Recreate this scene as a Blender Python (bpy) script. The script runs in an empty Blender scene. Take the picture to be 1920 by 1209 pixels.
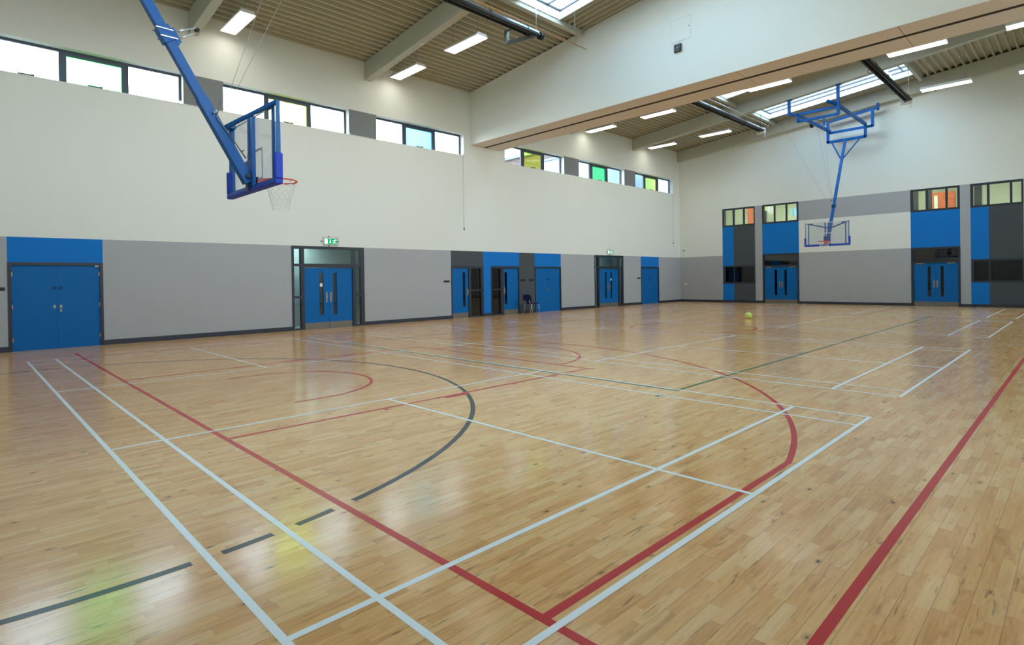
import bpy, math, random
from mathutils import Vector, Matrix
random.seed(7)
SC = bpy.context.scene
COL = SC.collection
PI = math.pi

# ------------------------------------------------------------------ helpers
def lin(c):
    c = c / 255.0
    return c / 12.92 if c <= 0.04045 else ((c + 0.055) / 1.055) ** 2.4
def rgb(r, g, b): return (lin(r), lin(g), lin(b), 1.0)

def new_mat(name):
    m = bpy.data.materials.new(name); m.use_nodes = True
    nt = m.node_tree; nt.nodes.clear()
    out = nt.nodes.new('ShaderNodeOutputMaterial')
    return m, nt, out

def mat(name, col, rough=0.5, metal=0.0, noise=0.06, nscale=30.0, bump=0.0, spec=0.5):
    m, nt, out = new_mat(name)
    b = nt.nodes.new('ShaderNodeBsdfPrincipled')
    b.inputs['Roughness'].default_value = rough
    b.inputs['Metallic'].default_value = metal
    b.inputs['Specular IOR Level'].default_value = spec
    tc = nt.nodes.new('ShaderNodeTexCoord')
    n = nt.nodes.new('ShaderNodeTexNoise'); n.inputs['Scale'].default_value = nscale; n.inputs['Detail'].default_value = 4
    nt.links.new(tc.outputs['Object'], n.inputs['Vector'])
    mx = nt.nodes.new('ShaderNodeMix'); mx.data_type = 'RGBA'
    mx.inputs['A'].default_value = tuple(c * (1 - noise) for c in col[:3]) + (1,)
    mx.inputs['B'].default_value = tuple(min(1, c * (1 + noise)) for c in col[:3]) + (1,)
    nt.links.new(n.outputs['Fac'], mx.inputs['Factor'])
    nt.links.new(mx.outputs['Result'], b.inputs['Base Color'])
    if bump:
        bp = nt.nodes.new('ShaderNodeBump'); bp.inputs['Strength'].default_value = bump; bp.inputs['Distance'].default_value = 0.01
        nt.links.new(n.outputs['Fac'], bp.inputs['Height']); nt.links.new(bp.outputs['Normal'], b.inputs['Normal'])
    nt.links.new(b.outputs['BSDF'], out.inputs['Surface'])
    return m

def emis(name, col, s):
    m, nt, out = new_mat(name)
    e = nt.nodes.new('ShaderNodeEmission'); e.inputs['Color'].default_value = col; e.inputs['Strength'].default_value = s
    nt.links.new(e.outputs['Emission'], out.inputs['Surface'])
    return m

def glass(name, col, gloss=0.06, rough=0.02):
    m, nt, out = new_mat(name)
    t = nt.nodes.new('ShaderNodeBsdfTransparent'); t.inputs['Color'].default_value = col
    g = nt.nodes.new('ShaderNodeBsdfGlossy'); g.inputs['Roughness'].default_value = rough
    mx = nt.nodes.new('ShaderNodeMixShader'); mx.inputs['Fac'].default_value = gloss
    nt.links.new(t.outputs[0], mx.inputs[1]); nt.links.new(g.outputs[0], mx.inputs[2])
    nt.links.new(mx.outputs[0], out.inputs['Surface'])
    return m

class MB:
    def __init__(s): s.v = []; s.f = []; s.m = []; s.sm = []
    def quad(s, pts, m=0, smooth=False):
        b = len(s.v); s.v += [tuple(p) for p in pts]; s.f.append(tuple(range(b, b + len(pts)))); s.m.append(m); s.sm.append(smooth)
    def box(s, x0, x1, y0, y1, z0, z1, m=0):
        b = len(s.v)
        s.v += [(x0,y0,z0),(x1,y0,z0),(x1,y1,z0),(x0,y1,z0),(x0,y0,z1),(x1,y0,z1),(x1,y1,z1),(x0,y1,z1)]
        for f in ((0,3,2,1),(4,5,6,7),(0,1,5,4),(1,2,6,5),(2,3,7,6),(3,0,4,7)):
            s.f.append(tuple(b + i for i in f)); s.m.append(m); s.sm.append(False)
        return s
    def bar(s, p, q, w, h, m=0, up=(0,0,1)):
        p = Vector(p); q = Vector(q); d = (q - p).normalized(); u = Vector(up)
        if abs(d.dot(u)) > 0.98: u = Vector((0,1,0)) if abs(d.y) < 0.9 else Vector((1,0,0))
        a = d.cross(u).normalized(); c = a.cross(d).normalized()
        b = len(s.v)
        for e in (p, q):
            for i, j in ((-1,-1),(1,-1),(1,1),(-1,1)):
                s.v.append(tuple(e + a * (i * w / 2) + c * (j * h / 2)))
        for f in ((0,3,2,1),(4,5,6,7),(0,1,5,4),(1,2,6,5),(2,3,7,6),(3,0,4,7)):
            s.f.append(tuple(b + i for i in f)); s.m.append(m); s.sm.append(False)
        return s
    def poly(s, pts, r, n=8, m=0, closed=False):
        """round tube along a polyline"""
        P = [Vector(p) for p in pts]; N = len(P); rings = []
        for i in range(N):
            if closed: d = (P[(i+1) % N] - P[i-1])
            else: d = P[min(i+1, N-1)] - P[max(i-1, 0)]
            d.normalize()
            u = Vector((0,0,1)) if abs(d.z) < 0.9 else Vector((1,0,0))
            a = d.cross(u).normalized(); c = a.cross(d)
            b = len(s.v)
            for k in range(n):
                t = 2 * PI * k / n
                s.v.append(tuple(P[i] + a * (r * math.cos(t)) + c * (r * math.sin(t))))
            rings.append(b)
        for i in range(N if closed else N - 1):
            b0 = rings[i]; b1 = rings[(i + 1) % N]
            for k in range(n):
                s.f.append((b0 + k, b0 + (k+1) % n, b1 + (k+1) % n, b1 + k)); s.m.append(m); s.sm.append(n > 5)
        if not closed:
            s.f.append(tuple(rings[0] + k for k in range(n))[::-1]); s.m.append(m); s.sm.append(False)
            s.f.append(tuple(rings[-1] + k for k in range(n))); s.m.append(m); s.sm.append(False)
        return s
    def prism(s, pts, ext, m=0):
        """polygon pts extruded by the vector ext"""
        e = Vector(ext); n = len(pts); b = len(s.v)
        s.v += [tuple(p) for p in pts] + [tuple(Vector(p) + e) for p in pts]
        s.f.append(tuple(range(b, b + n))[::-1]); s.m.append(m); s.sm.append(False)
        s.f.append(tuple(range(b + n, b + 2 * n))); s.m.append(m); s.sm.append(False)
        for i in range(n):
            j = (i + 1) % n
            s.f.append((b + i, b + j, b + n + j, b + n + i)); s.m.append(m); s.sm.append(False)
        return s
    def build(s, name, mats, parent=None, loc=None, bevel=0.0, recalc=True):
        me = bpy.data.meshes.new(name); me.from_pydata(s.v, [], s.f); me.update()
        if not isinstance(mats, (list, tuple)): mats = [mats]
        for k in mats: me.materials.append(k)
        for p, k, sm in zip(me.polygons, s.m, s.sm): p.material_index = k; p.use_smooth = sm
        if recalc:
            import bmesh
            bm = bmesh.new(); bm.from_mesh(me); bmesh.ops.recalc_face_normals(bm, faces=bm.faces); bm.to_mesh(me); bm.free()
        o = bpy.data.objects.new(name, me); COL.objects.link(o)
        if parent is not None:
            o.parent = parent
            # geometry is given in world space: keep it there
            pw = world_loc(parent)
            o.location = -pw if loc is None else loc
        elif loc is not None: o.location = loc
        if bevel:
            b = o.modifiers.new('bevel', 'BEVEL'); b.width = bevel; b.segments = 2; b.limit_method = 'ANGLE'
        return o

def split_build(b, name, mats, parent=None, bevel=0.0):
    """one object per separate piece of the mesh"""
    par = list(range(len(b.v)))
    def find(i):
        while par[i] != i: par[i] = par[par[i]]; i = par[i]
        return i
    for f in b.f:
        for i in f[1:]: par[find(i)] = find(f[0])
    groups = {}
    for k, f in enumerate(b.f): groups.setdefault(find(f[0]), []).append(k)
    out = []
    for ks in groups.values():
        n = MB(); mp = {}
        for k in ks:
            for i in b.f[k]:
                if i not in mp: mp[i] = len(n.v); n.v.append(b.v[i])
            n.f.append(tuple(mp[i] for i in b.f[k])); n.m.append(b.m[k]); n.sm.append(b.sm[k])
        out.append(n.build(name, mats, parent, bevel=bevel))
    return out

def world_loc(o):
    l = Vector((0,0,0))
    while o is not None: l = l + Vector(o.location); o = o.parent
    return l

def tag(o, label=None, cat=None, group=None, kind=None):
    if label: o['label'] = label
    if cat: o['category'] = cat
    if group: o['group'] = group
    if kind: o['kind'] = kind
    return o
def empty(name, loc, label, cat, group=None, kind=None):
    o = bpy.data.objects.new(name, None); o.empty_display_size = 0.1; o.location = loc; COL.objects.link(o)
    return tag(o, label, cat, group, kind)

# ------------------------------------------------------------------ dimensions
LW, RW = -2.5, 15.9          # left and right wall faces
BW, FW = -1.5, 31.5          # back and far wall faces
SL = 0.105                   # roof slope
def zr(x): return 9.22 + SL * (x - LW)     # underside of the roof deck
BH0, BH1, BHZ = 14.34, 16.01, 7.075        # bulkhead across the hall

# ------------------------------------------------------------------ materials
WHITE = mat('white_wall_paint', rgb(229,230,221), 0.85, noise=0.02, nscale=90, bump=0.08, spec=0.2)
GREY = mat('grey_wall_paint', rgb(172,173,174), 0.8, noise=0.03, nscale=90, bump=0.12, spec=0.2)
DGREY = mat('dark_grey_wall_paint', rgb(78,83,87), 0.8, noise=0.03, nscale=90, bump=0.12, spec=0.2)
BLUEW = mat('blue_wall_paint', rgb(20,118,198), 0.75, noise=0.03, nscale=90, bump=0.1, spec=0.2)
PIER = mat('grey_pier_paint', rgb(128,131,132), 0.8, noise=0.03, nscale=90, spec=0.2)
DOORB = mat('blue_door_laminate', rgb(0,100,168), 0.5, noise=0.03, nscale=8, spec=0.2)
FRAME = mat('dark_navy_frame', rgb(40,44,54), 0.45, noise=0.05, nscale=20)
WFRAME = mat('window_frame_grey', rgb(58,66,80), 0.4, noise=0.04, nscale=20)
SKIRT = mat('dark_navy_skirting', rgb(46,50,62), 0.45, noise=0.05, nscale=20)
STEEL = mat('brushed_steel', rgb(165,160,150), 0.35, 0.9, noise=0.05, nscale=60)
KICK = mat('steel_kick_plate', rgb(125,117,106), 0.5, 0.4, noise=0.05, nscale=60)
GREYBEAM = mat('pale_grey_steel_paint', rgb(188,189,176), 0.55, noise=0.03, nscale=5)
DECK = mat('deck_coating', rgb(186,180,156), 0.6, noise=0.04, nscale=4)
KERB = mat('white_skylight_kerb', rgb(235,238,240), 0.6, noise=0.02)
HBLUE = mat('bright_blue_steel_paint', rgb(0,88,162), 0.45, noise=0.04, nscale=15, spec=0.3)
HPAD = mat('blue_foam_padding', rgb(8,60,184), 0.6, noise=0.05, nscale=25)
REDSTEEL = mat('orange_red_rim_paint', rgb(214,66,40), 0.45, noise=0.05)
NETC = mat('white_net_cord', rgb(232,232,228), 0.8)
CHROME = mat('chrome_tube', rgb(215,215,215), 0.15, 1.0, noise=0.02)
NAVY = mat('navy_seat_fabric', rgb(20,26,84), 0.85, noise=0.15, nscale=120, bump=0.2)
BLACK = mat('black_plastic', rgb(22,22,24), 0.5, noise=0.1)
BLACKT = mat('black_heater_tube', rgb(34,36,38), 0.5, noise=0.1)
ALU = mat('bright_aluminium', rgb(222,226,230), 0.3, 0.8, noise=0.03)
GALV = mat('galvanised_steel', rgb(120,124,120), 0.45, 0.6, noise=0.08)
COPPER = mat('copper_pipe_metal', rgb(222,166,122), 0.35, 0.85, noise=0.06)
LAMPB = mat('white_lamp_housing', rgb(235,236,236), 0.5, noise=0.02)
SOFFIT = mat('cream_soffit_board', rgb(222,212,202), 0.7, noise=0.02, nscale=6)
DARK = mat('dark_slot', rgb(45,36,28), 0.9)
CABLE = mat('steel_cable', rgb(150,150,148), 0.5, 0.5)
BALLY = mat('yellow_green_ball', rgb(206,226,120), 0.55, noise=0.06, nscale=40, bump=0.15)
PLASTIC = mat('white_plastic', rgb(232,232,228), 0.5, noise=0.02)
WPAINT = mat('white_line_paint', rgb(248,246,238), 0.3, noise=0.03, nscale=12, spec=0.35)
RPAINT = mat('red_line_paint', rgb(206,40,40), 0.28, noise=0.05, nscale=12, spec=0.28)
GPAINT = mat('green_line_paint', rgb(24,104,66), 0.28, noise=0.05, nscale=12, spec=0.28)
KPAINT = mat('black_line_paint', rgb(46,54,58), 0.28, noise=0.05, nscale=12, spec=0.28)
CREAMR = mat('cream_room_paint', rgb(222,228,210), 0.8, noise=0.03)
ORANGE = mat('orange_panel', rgb(206,104,56), 0.6, noise=0.04)
DARKROOM = mat('dark_room_paint', rgb(66,70,70), 0.8, noise=0.05)
TEALROOM = mat('pale_corridor_paint', rgb(170,186,184), 0.8, noise=0.03)
LIME = mat('lime_panel', rgb(160,190,40), 0.7)
LAMP = emis('lamp_diffuser_glow', (1.0, 0.97, 0.86, 1), 7.2)
CORRLAMP = emis('corridor_lamp_glow', (0.96, 1.0, 0.95, 1), 15.0)
SIGNG = emis('lit_green_sign', (0.0, 0.36, 0.13, 1), 1.0)
SIGNW = emis('lit_white_sign', (0.85, 1.0, 0.9, 1), 1.2)
G_CLEAR = glass('clear_window_glass', (0.97,0.98,0.99,1))
G_SKY = glass('skylight_glass', (0.93,0.96,0.98,1), 0.04)
G_GREEN = glass('green_window_glass', (0.30,0.80,0.40,1))
G_YELLOW = glass('yellow_window_glass', (0.87,0.95,0.42,1))
G_CYAN = glass('blue_window_glass', (0.36,0.74,0.85,1))
G_DARK = glass('tinted_door_glass', (0.66,0.76,0.78,1), 0.10)
G_SIDE = glass('smoked_side_glass', (0.50,0.46,0.45,1), 0.07)
G_VIS = glass('dark_vision_glass', (0.35,0.38,0.40,1), 0.07)
G_BOARD = glass('backboard_acrylic', (0.90,0.92,0.95,1), 0.08)
G_ROOM = glass('room_window_glass', (0.92,0.96,0.93,1), 0.06)

def thin_paint(name, col):
    m, nt, out = new_mat(name)
    d = nt.nodes.new('ShaderNodeBsdfDiffuse'); d.inputs['Color'].default_value = col
    t = nt.nodes.new('ShaderNodeBsdfTranslucent'); t.inputs['Color'].default_value = col
    mx = nt.nodes.new('ShaderNodeMixShader'); mx.inputs['Fac'].default_value = 0.55
    nt.links.new(d.outputs[0], mx.inputs[1]); nt.links.new(t.outputs[0], mx.inputs[2]); nt.links.new(mx.outputs[0], out.inputs[0])
    return m
TPAINT = thin_paint('thin_white_board_paint', rgb(236,238,240))

def floor_material():
    m, nt, out = new_mat('maple_strip_floor')
    N, L = nt.nodes, nt.links
    def math_(op, a, b=None, c=None):
        n = N.new('ShaderNodeMath'); n.operation = op
        for i, v in enumerate((a, b, c)):
            if v is None: continue
            if isinstance(v, (int, float)): n.inputs[i].default_value = v
            else: L.new(v, n.inputs[i])
        return n.outputs[0]
    def comb(x, y, z=0.0):
        n = N.new('ShaderNodeCombineXYZ')
        for i, v in enumerate((x, y, z)):
            if isinstance(v, (int, float)): n.inputs[i].default_value = v
            else: L.new(v, n.inputs[i])
        return n.outputs[0]
    def white(vec):
        n = N.new('ShaderNodeTexWhiteNoise'); n.noise_dimensions = '3D'; L.new(vec, n.inputs['Vector']); return n
    def ramp(fac, stops):
        n = N.new('ShaderNodeValToRGB'); r = n.color_ramp
        while len(r.elements) < len(stops): r.elements.new(0.5)
        for e, (p, c) in zip(r.elements, stops): e.position = p; e.color = c
        L.new(fac, n.inputs['Fac']); return n.outputs['Color']
    def mixc(f, a, b, mode='MIX'):
        n = N.new('ShaderNodeMix'); n.data_type = 'RGBA'; n.blend_type = mode
        for s, v in (('Factor', f), ('A', a), ('B', b)):
            if isinstance(v, (int, float, tuple)): n.inputs[s].default_value = v
            else: L.new(v, n.inputs[s])
        return n.outputs['Result']
    tc = N.new('ShaderNodeTexCoord'); sp = N.new('ShaderNodeSeparateXYZ'); L.new(tc.outputs['Object'], sp.inputs[0])
    X, Y = sp.outputs[0], sp.outputs[1]
    xs = math_('DIVIDE', math_('SUBTRACT', X, 0.106), 0.061)
    row = math_('FLOOR', xs)
    wr = white(comb(row, 3.7, 1.0))
    length = math_('MULTIPLY_ADD', wr.outputs['Value'], 0.16, 0.27)
    ys = math_('DIVIDE', math_('MULTIPLY_ADD', math_('FRACT', math_('MULTIPLY', wr.outputs['Value'], 37.3)), 3.0, Y), length)
    colm = math_('FLOOR', ys)
    wc = white(comb(row, colm, 0.5))
    r1 = wc.outputs['Value']
    r2 = white(comb(row, colm, 9.5)).outputs['Value']
    base = ramp(r1, [(0.0, rgb(222,150,84)), (0.2, rgb(238,168,98)), (0.6, rgb(248,184,116)), (1.0, rgb(254,204,142))])
    # grain along the boards, its origin shifted from board to board
    def noise(vx, vy, vz, detail=5, rough=0.6, dist=0.0):
        n = N.new('ShaderNodeTexNoise'); n.inputs['Scale'].default_value = 1.0; n.inputs['Detail'].default_value = detail
        n.inputs['Roughness'].default_value = rough; n.inputs['Distortion'].default_value = dist
        L.new(comb(vx, vy, vz), n.inputs['Vector']); return n.outputs['Fac']
    seed = math_('MULTIPLY', r2, 57.0)
    g1 = noise(math_('MULTIPLY', X, 55.0), math_('MULTIPLY', Y, 3.2), seed, 5, 0.6, 0.6)
    g2 = noise(math_('MULTIPLY', X, 14.0), math_('MULTIPLY', Y, 2.4), math_('ADD', seed, 11.0), 4, 0.55, 1.2)
    c = mixc(0.42, base, ramp(g1, [(0.3, rgb(206,142,80)), (0.55, rgb(240,184,120)), (0.8, rgb(252,208,152))]))
    stain = ramp(g2, [(0.56, (0,0,0,1)), (0.80, (1,1,1,1))])
    sm = math_('MULTIPLY', stain, math_('MULTIPLY', math_('GREATER_THAN', r2, 0.35), 0.75))
    c = mixc(sm, c, rgb(176,114,64))
    # knots and mineral streaks
    vo = N.new('ShaderNodeTexVoronoi'); vo.inputs['Scale'].default_value = 1.0
    L.new(comb(math_('MULTIPLY', X, 8.5), math_('MULTIPLY', Y, 4.0), 0.0), vo.inputs['Vector'])
    sepc = N.new('ShaderNodeSeparateColor'); L.new(vo.outputs['Color'], sepc.inputs[0])
    wob = noise(math_('MULTIPLY', X, 90.0), math_('MULTIPLY', Y, 40.0), 2.0, 3)
    kd = math_('ADD', vo.outputs['Distance'], math_('MULTIPLY', math_('SUBTRACT', wob, 0.5), 0.12))
    pick = math_('GREATER_THAN', sepc.outputs[0], 0.35)
    halo = math_('MULTIPLY', math_('MULTIPLY', ramp(kd, [(0.04, (1,1,1,1)), (0.20, (0,0,0,1))]), pick), 0.55)
    core = math_('MULTIPLY', math_('MULTIPLY', ramp(kd, [(0.05, (1,1,1,1)), (0.085, (0,0,0,1))]), pick), 0.88)
    c = mixc(halo, c, rgb(160,104,58)); c = mixc(core, c, rgb(70,48,34))
    st = noise(math_('MULTIPLY', X, 26.0), math_('MULTIPLY', Y, 2.6), 31.0, 3, 0.5, 1.5)
    sk = math_('MULTIPLY', ramp(st, [(0.655, (0,0,0,1)), (0.72, (1,1,1,1))]), 0.62)
    c = mixc(sk, c, rgb(104,74,50))
    # seams: a dark line every second strip, faint ones between strips and at board ends
    f2 = math_('FRACT', math_('DIVIDE', math_('SUBTRACT', X, 0.106), 0.122))
    s2 = math_('LESS_THAN', math_('MINIMUM', f2, math_('SUBTRACT', 1.0, f2)), 0.010)
    f1 = math_('FRACT', xs)
    s1 = math_('LESS_THAN', math_('MINIMUM', f1, math_('SUBTRACT', 1.0, f1)), 0.012)
    fe = math_('FRACT', ys)
    se = math_('LESS_THAN', math_('MINIMUM', fe, math_('SUBTRACT', 1.0, fe)), 0.003)
    seam = math_('MAXIMUM', math_('MULTIPLY', s2, 0.6), math_('MULTIPLY', math_('MAXIMUM', s1, se), 0.16))
    c = mixc(seam, c, rgb(92,58,32))
    b = N.new('ShaderNodeBsdfPrincipled')
    L.new(c, b.inputs['Base Color'])
    rn = noise(math_('MULTIPLY', X, 2.0), math_('MULTIPLY', Y, 1.2), 5.0, 4)
    L.new(math_('MULTIPLY_ADD', rn, 0.10, FLOOR_ROUGH - 0.05), b.inputs['Roughness'])
    b.inputs['Specular IOR Level'].default_value = 0.34
    bp = N.new('ShaderNodeBump'); bp.inputs['Strength'].default_value = 0.06; bp.inputs['Distance'].default_value = 0.004
    hh = math_('ADD', math_('MULTIPLY', r1, 0.5), math_('MULTIPLY', noise(math_('MULTIPLY', X, 9.0), math_('MULTIPLY', Y, 2.0), 8.0, 2), 0.8))
    L.new(hh, bp.inputs['Height']); L.new(bp.outputs['Normal'], b.inputs['Normal'])
    L.new(b.outputs['BSDF'], out.inputs['Surface'])
    return m
FLOOR_ROUGH = 0.17
FLOORM = floor_material()

def brick_material():
    m, nt, out = new_mat('brown_brickwork')
    b = nt.nodes.new('ShaderNodeBsdfPrincipled'); b.inputs['Roughness'].default_value = 0.9
    tc = nt.nodes.new('ShaderNodeTexCoord'); mp = nt.nodes.new('ShaderNodeMapping'); mp.inputs['Rotation'].default_value = (PI/2, 0, 0)
    br = nt.nodes.new('ShaderNodeTexBrick'); br.inputs['Scale'].default_value = 1.0
    br.inputs['Brick Width'].default_value = 0.22; br.inputs['Row Height'].default_value = 0.075; br.inputs['Mortar Size'].default_value = 0.01
    br.inputs['Color1'].default_value = rgb(112,82,74); br.inputs['Color2'].default_value = rgb(84,60,56); br.inputs['Mortar'].default_value = rgb(132,126,120)
    nt.links.new(tc.outputs['Object'], mp.inputs[0]); nt.links.new(mp.outputs[0], br.inputs[0])
    nt.links.new(br.outputs['Color'], b.inputs['Base Color']); nt.links.new(b.outputs[0], out.inputs[0])
    return m
BRICK = brick_material()
RENDERW = mat('pale_render', rgb(172,186,206), 0.9)
COPING = mat('grey_coping', rgb(120,128,138), 0.7)
GROUNDM = mat('outdoor_ground', rgb(120,120,112), 0.95)

# ------------------------------------------------------------------ floor and court lines
fl = MB(); fl.box(LW - 0.3, RW + 0.3, BW - 0.3, FW + 0.3, -0.15, 0.0)
floor = fl.build('floor', FLOORM); tag(floor, 'glossy maple strip floor painted with court lines', 'floor', kind='structure')

class Lines:
    def __init__(s, z): s.b = MB(); s.z0 = z; s.n = 0
    @property
    def z(s): s.n += 1; return s.z0 + 0.000006 * (s.n // 4 % 30)
    def rect(s, x0, x1, y0, y1): s.b.quad([(x0,y0,s.z),(x1,y0,s.z),(x1,y1,s.z),(x0,y1,s.z)])
    def arc(s, cx, cy, r, a0, a1, w, n=96, ok=None):
        for i in range(n):
            t0 = math.radians(a0 + (a1 - a0) * i / n); t1 = math.radians(a0 + (a1 - a0) * (i + 1) / n)
            if ok and not ok(cx + r * math.cos((t0+t1)/2), cy + r * math.sin((t0+t1)/2)): continue
            s.b.quad([(cx + rr * math.cos(t), cy + rr * math.sin(t), s.z) for rr, t in ((r-w/2,t0),(r+w/2,t0),(r+w/2,t1),(r-w/2,t1))])
    def build(s, name, m, label=None):
        o = s.b.build(name, m, floor)
        if label: o['label'] = label
        return o
def flip(y): return 30.10 - y
w = 0.04
COURTS = (0.0, 7.48, 16.46, 23.89)
for k, y0 in enumerate(COURTS):
    l = Lines(0.0011)
    for yy in (0.0, 0.46, 5.60, 6.06): l.rect(0, 13.4, y0 + yy, y0 + yy + w)
    for xx in (0.0, 0.76, 12.60, 13.36): l.rect(xx, xx + w, y0, y0 + 6.10)
    for xx in (4.68, 8.68): l.rect(xx, xx + w, y0, y0 + 6.10)
    for a, b in ((0, 4.7), (8.7, 13.4)): l.rect(a, b, y0 + 3.03, y0 + 3.07)
    l.build('badminton_court_lines', WPAINT, 'white painted badminton court lines')
CX = 6.70
r = Lines(0.0008); w = 0.05
r.rect(-0.8, 14.2 + w, 0.895, 0.945); r.rect(-0.8, 14.2 + w, flip(0.945), flip(0.895))
r.rect(-0.85, -0.8, 0.895, flip(0.895)); r.rect(14.19, 14.24, 0.895, flip(0.895))
for s in (0, 1):
    Y = (lambda y: y) if s == 0 else flip
    def rr(x0, x1, a, b): r.rect(x0, x1, min(Y(a), Y(b)), max(Y(a), Y(b)))
    def aa(cx, cy, rad, a0, a1):
        if s == 0: r.arc(cx, cy, rad, a0, a1, w)
        else: r.arc(cx, flip(cy), rad, -a0, -a1, w)
    # key
    for sg in (-1, 1):
        xk = CX + sg * 2.425
        rr(xk - 0.025, xk + 0.025, 0.92, 6.76)
        o0, o1 = (xk + 0.02, xk + 0.11) if sg > 0 else (xk - 0.11, xk - 0.02)
        rr(o0, o1, 3.61, 4.02)
        for t in (2.69, 4.88, 5.78): rr(o0, o1, t, t + 0.05)
        rr(CX + sg * 6.60 - 0.025, CX + sg * 6.60 + 0.025, 0.92, 3.95)
        xr = CX + sg * 1.28
        rr(xr - 0.025, xr + 0.025, 2.12, 2.5)
    rr(CX - 2.45 - (0.0), CX + 2.56, 6.72, 6.77)
    aa(CX, 6.745, 1.78, 0, 180)
    aa(CX, 2.52, 1.28, 0, 180)
    a = math.degrees(math.acos(6.60 / 6.75)); aa(CX, 2.52, 6.75, a, 180 - a)
r.arc(CX, 15.05, 1.78, 0, 360, w)
r.build('basketball_court_lines', RPAINT, 'red painted basketball court lines')
k = Lines(0.0004)
def okk(x, y): return all(abs(y - g) > 0.085 for g in (0.02, 0.48, 0.92))
k.arc(CX - 0.03, -0.25, 4.93, -16, 196, 0.055, 900, okk)
k.rect(11.60, 11.655, -1.49, -1.58 + 0.1)
k.build('netball_circle_line', KPAINT, 'dark grey painted netball goal circle')
k2 = Lines(0.0004); k2.arc(CX - 0.03, flip(-0.25), 4.93, -196, 16, 0.05, 400)
k2.build('netball_circle_line', KPAINT, 'dark grey painted netball circle at the far end')
k3 = Lines(0.0004); k3.rect(LW, RW, 15.04, 15.075); k3.build('halfway_line', KPAINT, 'thin dark line across the middle of the floor')
g = Lines(0.0006); w = 0.05
g.rect(2.22, 11.19, 6.0, 6.05); g.rect(2.22, 11.19, 24.05, 24.10)
g.rect(2.22, 2.27, 6.0, 24.1); g.rect(11.13, 11.18, 6.0, 24.1)
for xx in (2.22, 11.13):
    g.rect(xx, xx + w, 5.50, 5.66); g.rect(xx, xx + w, 24.4, 24.56)
g.build('volleyball_court_lines', GPAINT, 'green painted volleyball court lines')

# ------------------------------------------------------------------ walls
def wall(name, axis, face, back, us, zs, hole, pick, mats, label, top=None):
    """A solid wall with openings. axis 'x': the wall is the plane x=face and u runs along y; axis 'y': plane y=face and u runs along x."""
    us = sorted(set(round(u, 4) for u in us)); zs = sorted(set(round(z, 4) for z in zs))
    b = MB()
    def P(u, z, d): return (d, u, z) if axis == 'x' else (u, d, z)
    def zz(u, z): return top(u) if (top and abs(z - zs[-1]) < 1e-6) else z
    H = {}
    for i in range(len(us) - 1):
        for j in range(len(zs) - 1):
            H[i, j] = hole((us[i] + us[i+1]) / 2, (zs[j] + zs[j+1]) / 2)
    for i in range(len(us) - 1):
        for j in range(len(zs) - 1):
            u0, u1, z0, z1 = us[i], us[i+1], zs[j], zs[j+1]
            if H[i, j]: continue
            m = pick((u0 + u1) / 2, (z0 + z1) / 2)
            for d in (face, back):
                b.quad([P(u0, zz(u0, z0), d), P(u1, zz(u1, z0), d), P(u1, zz(u1, z1), d), P(u0, zz(u0, z1), d)], m if d == face else 0)
            for di, dj, e in ((-1, 0, ((u0, z0), (u0, z1))), (1, 0, ((u1, z0), (u1, z1))), (0, -1, ((u0, z0), (u1, z0))), (0, 1, ((u0, z1), (u1, z1)))):
                if H.get((i + di, j + dj), True):
                    (ua, za), (ub, zb) = e
                    b.quad([P(ua, zz(ua, za), face), P(ub, zz(ub, zb), face), P(ub, zz(ub, zb), back), P(ua, zz(ua, za), back)], 0)
    o = b.build(name, mats, recalc=False)
    return tag(o, label, 'wall', kind='structure')

def inr(v, a, b): return a < v < b
BAND = 2.715
LWIN = [(-0.42, 3.67), (4.73, 8.81), (9.895, 13.97), (16.32, 20.345), (21.48, 25.475), (26.56, 30.69)]
WZ0, WZ1 = 6.60, 7.465
LDOOR = [(-0.145, 1.72, 2.115), (6.70, 9.31, 2.715), (13.21, 14.95, 2.11), (15.37, 17.11, 2.11), (18.12, 19.985, 2.10), (22.65, 25.26, 2.715), (27.01, 28.945, 2.13)]
us = [BW - 0.3, FW + 0.3, 3.67, 4.73, 8.81, 9.895, 20.345, 21.48, 25.475, 26.56, 17.11, 18.12]
for a, b in LWIN: us += [a, b]
for a, b, c in LDOOR: us += [a, b]
zs = [0, BAND, 2.10, 2.11, 2.115, 2.13, WZ0, WZ1, 9.40]
def hole_l(u, z):
    return any(inr(u, a, b) and inr(z, WZ0, WZ1) for a, b in LWIN) or any(inr(u, a, b) and z < c for a, b, c in LDOOR)
def pick_l(u, z):
    if z > BAND:
        if inr(z, WZ0, WZ1) and any(inr(u, a, b) for a, b in ((3.67, 4.73), (8.81, 9.895), (20.345, 21.48), (25.475, 26.56))): return 4
        return 0
    if inr(u, -0.145, 1.72): return 3
    if inr(u, 13.21, 14.95): return 2
    if inr(u, 14.95, 17.11): return 3
    if inr(u, 17.11, 18.12): return 2
    if inr(u, 18.12, 19.985) or inr(u, 27.01, 28.945): return 3
    return 1
WM = [WHITE, GREY, DGREY, BLUEW, PIER]
wall('wall_left', 'x', LW, LW - 0.32, us, zs, hole_l, pick_l, WM, 'long left wall, white above a grey and blue painted band with doors')
FDOOR = [(2.455, 4.335, 2.72), (9.24, 11.05, 2.72)]
FWIN = [(0.19, 2.06, 4.385, 5.44), (2.455, 4.335, 4.385, 5.45), (9.235, 11.05, 4.385, 5.445), (11.41, 13.13, 4.385, 5.435), (0.195, 2.045, 1.08, 2.12), (11.42, 13.125, 1.08, 2.11)]
us = [LW - 0.32, RW + 0.32, 0.19, 0.845, 2.06, 2.455, 4.35, 9.235, 11.05, 11.41, 12.025, 13.13, 13.45]
for a, b, c in FDOOR: us += [a, b]
for a, b, c, d in FWIN: us += [a, b]
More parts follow.
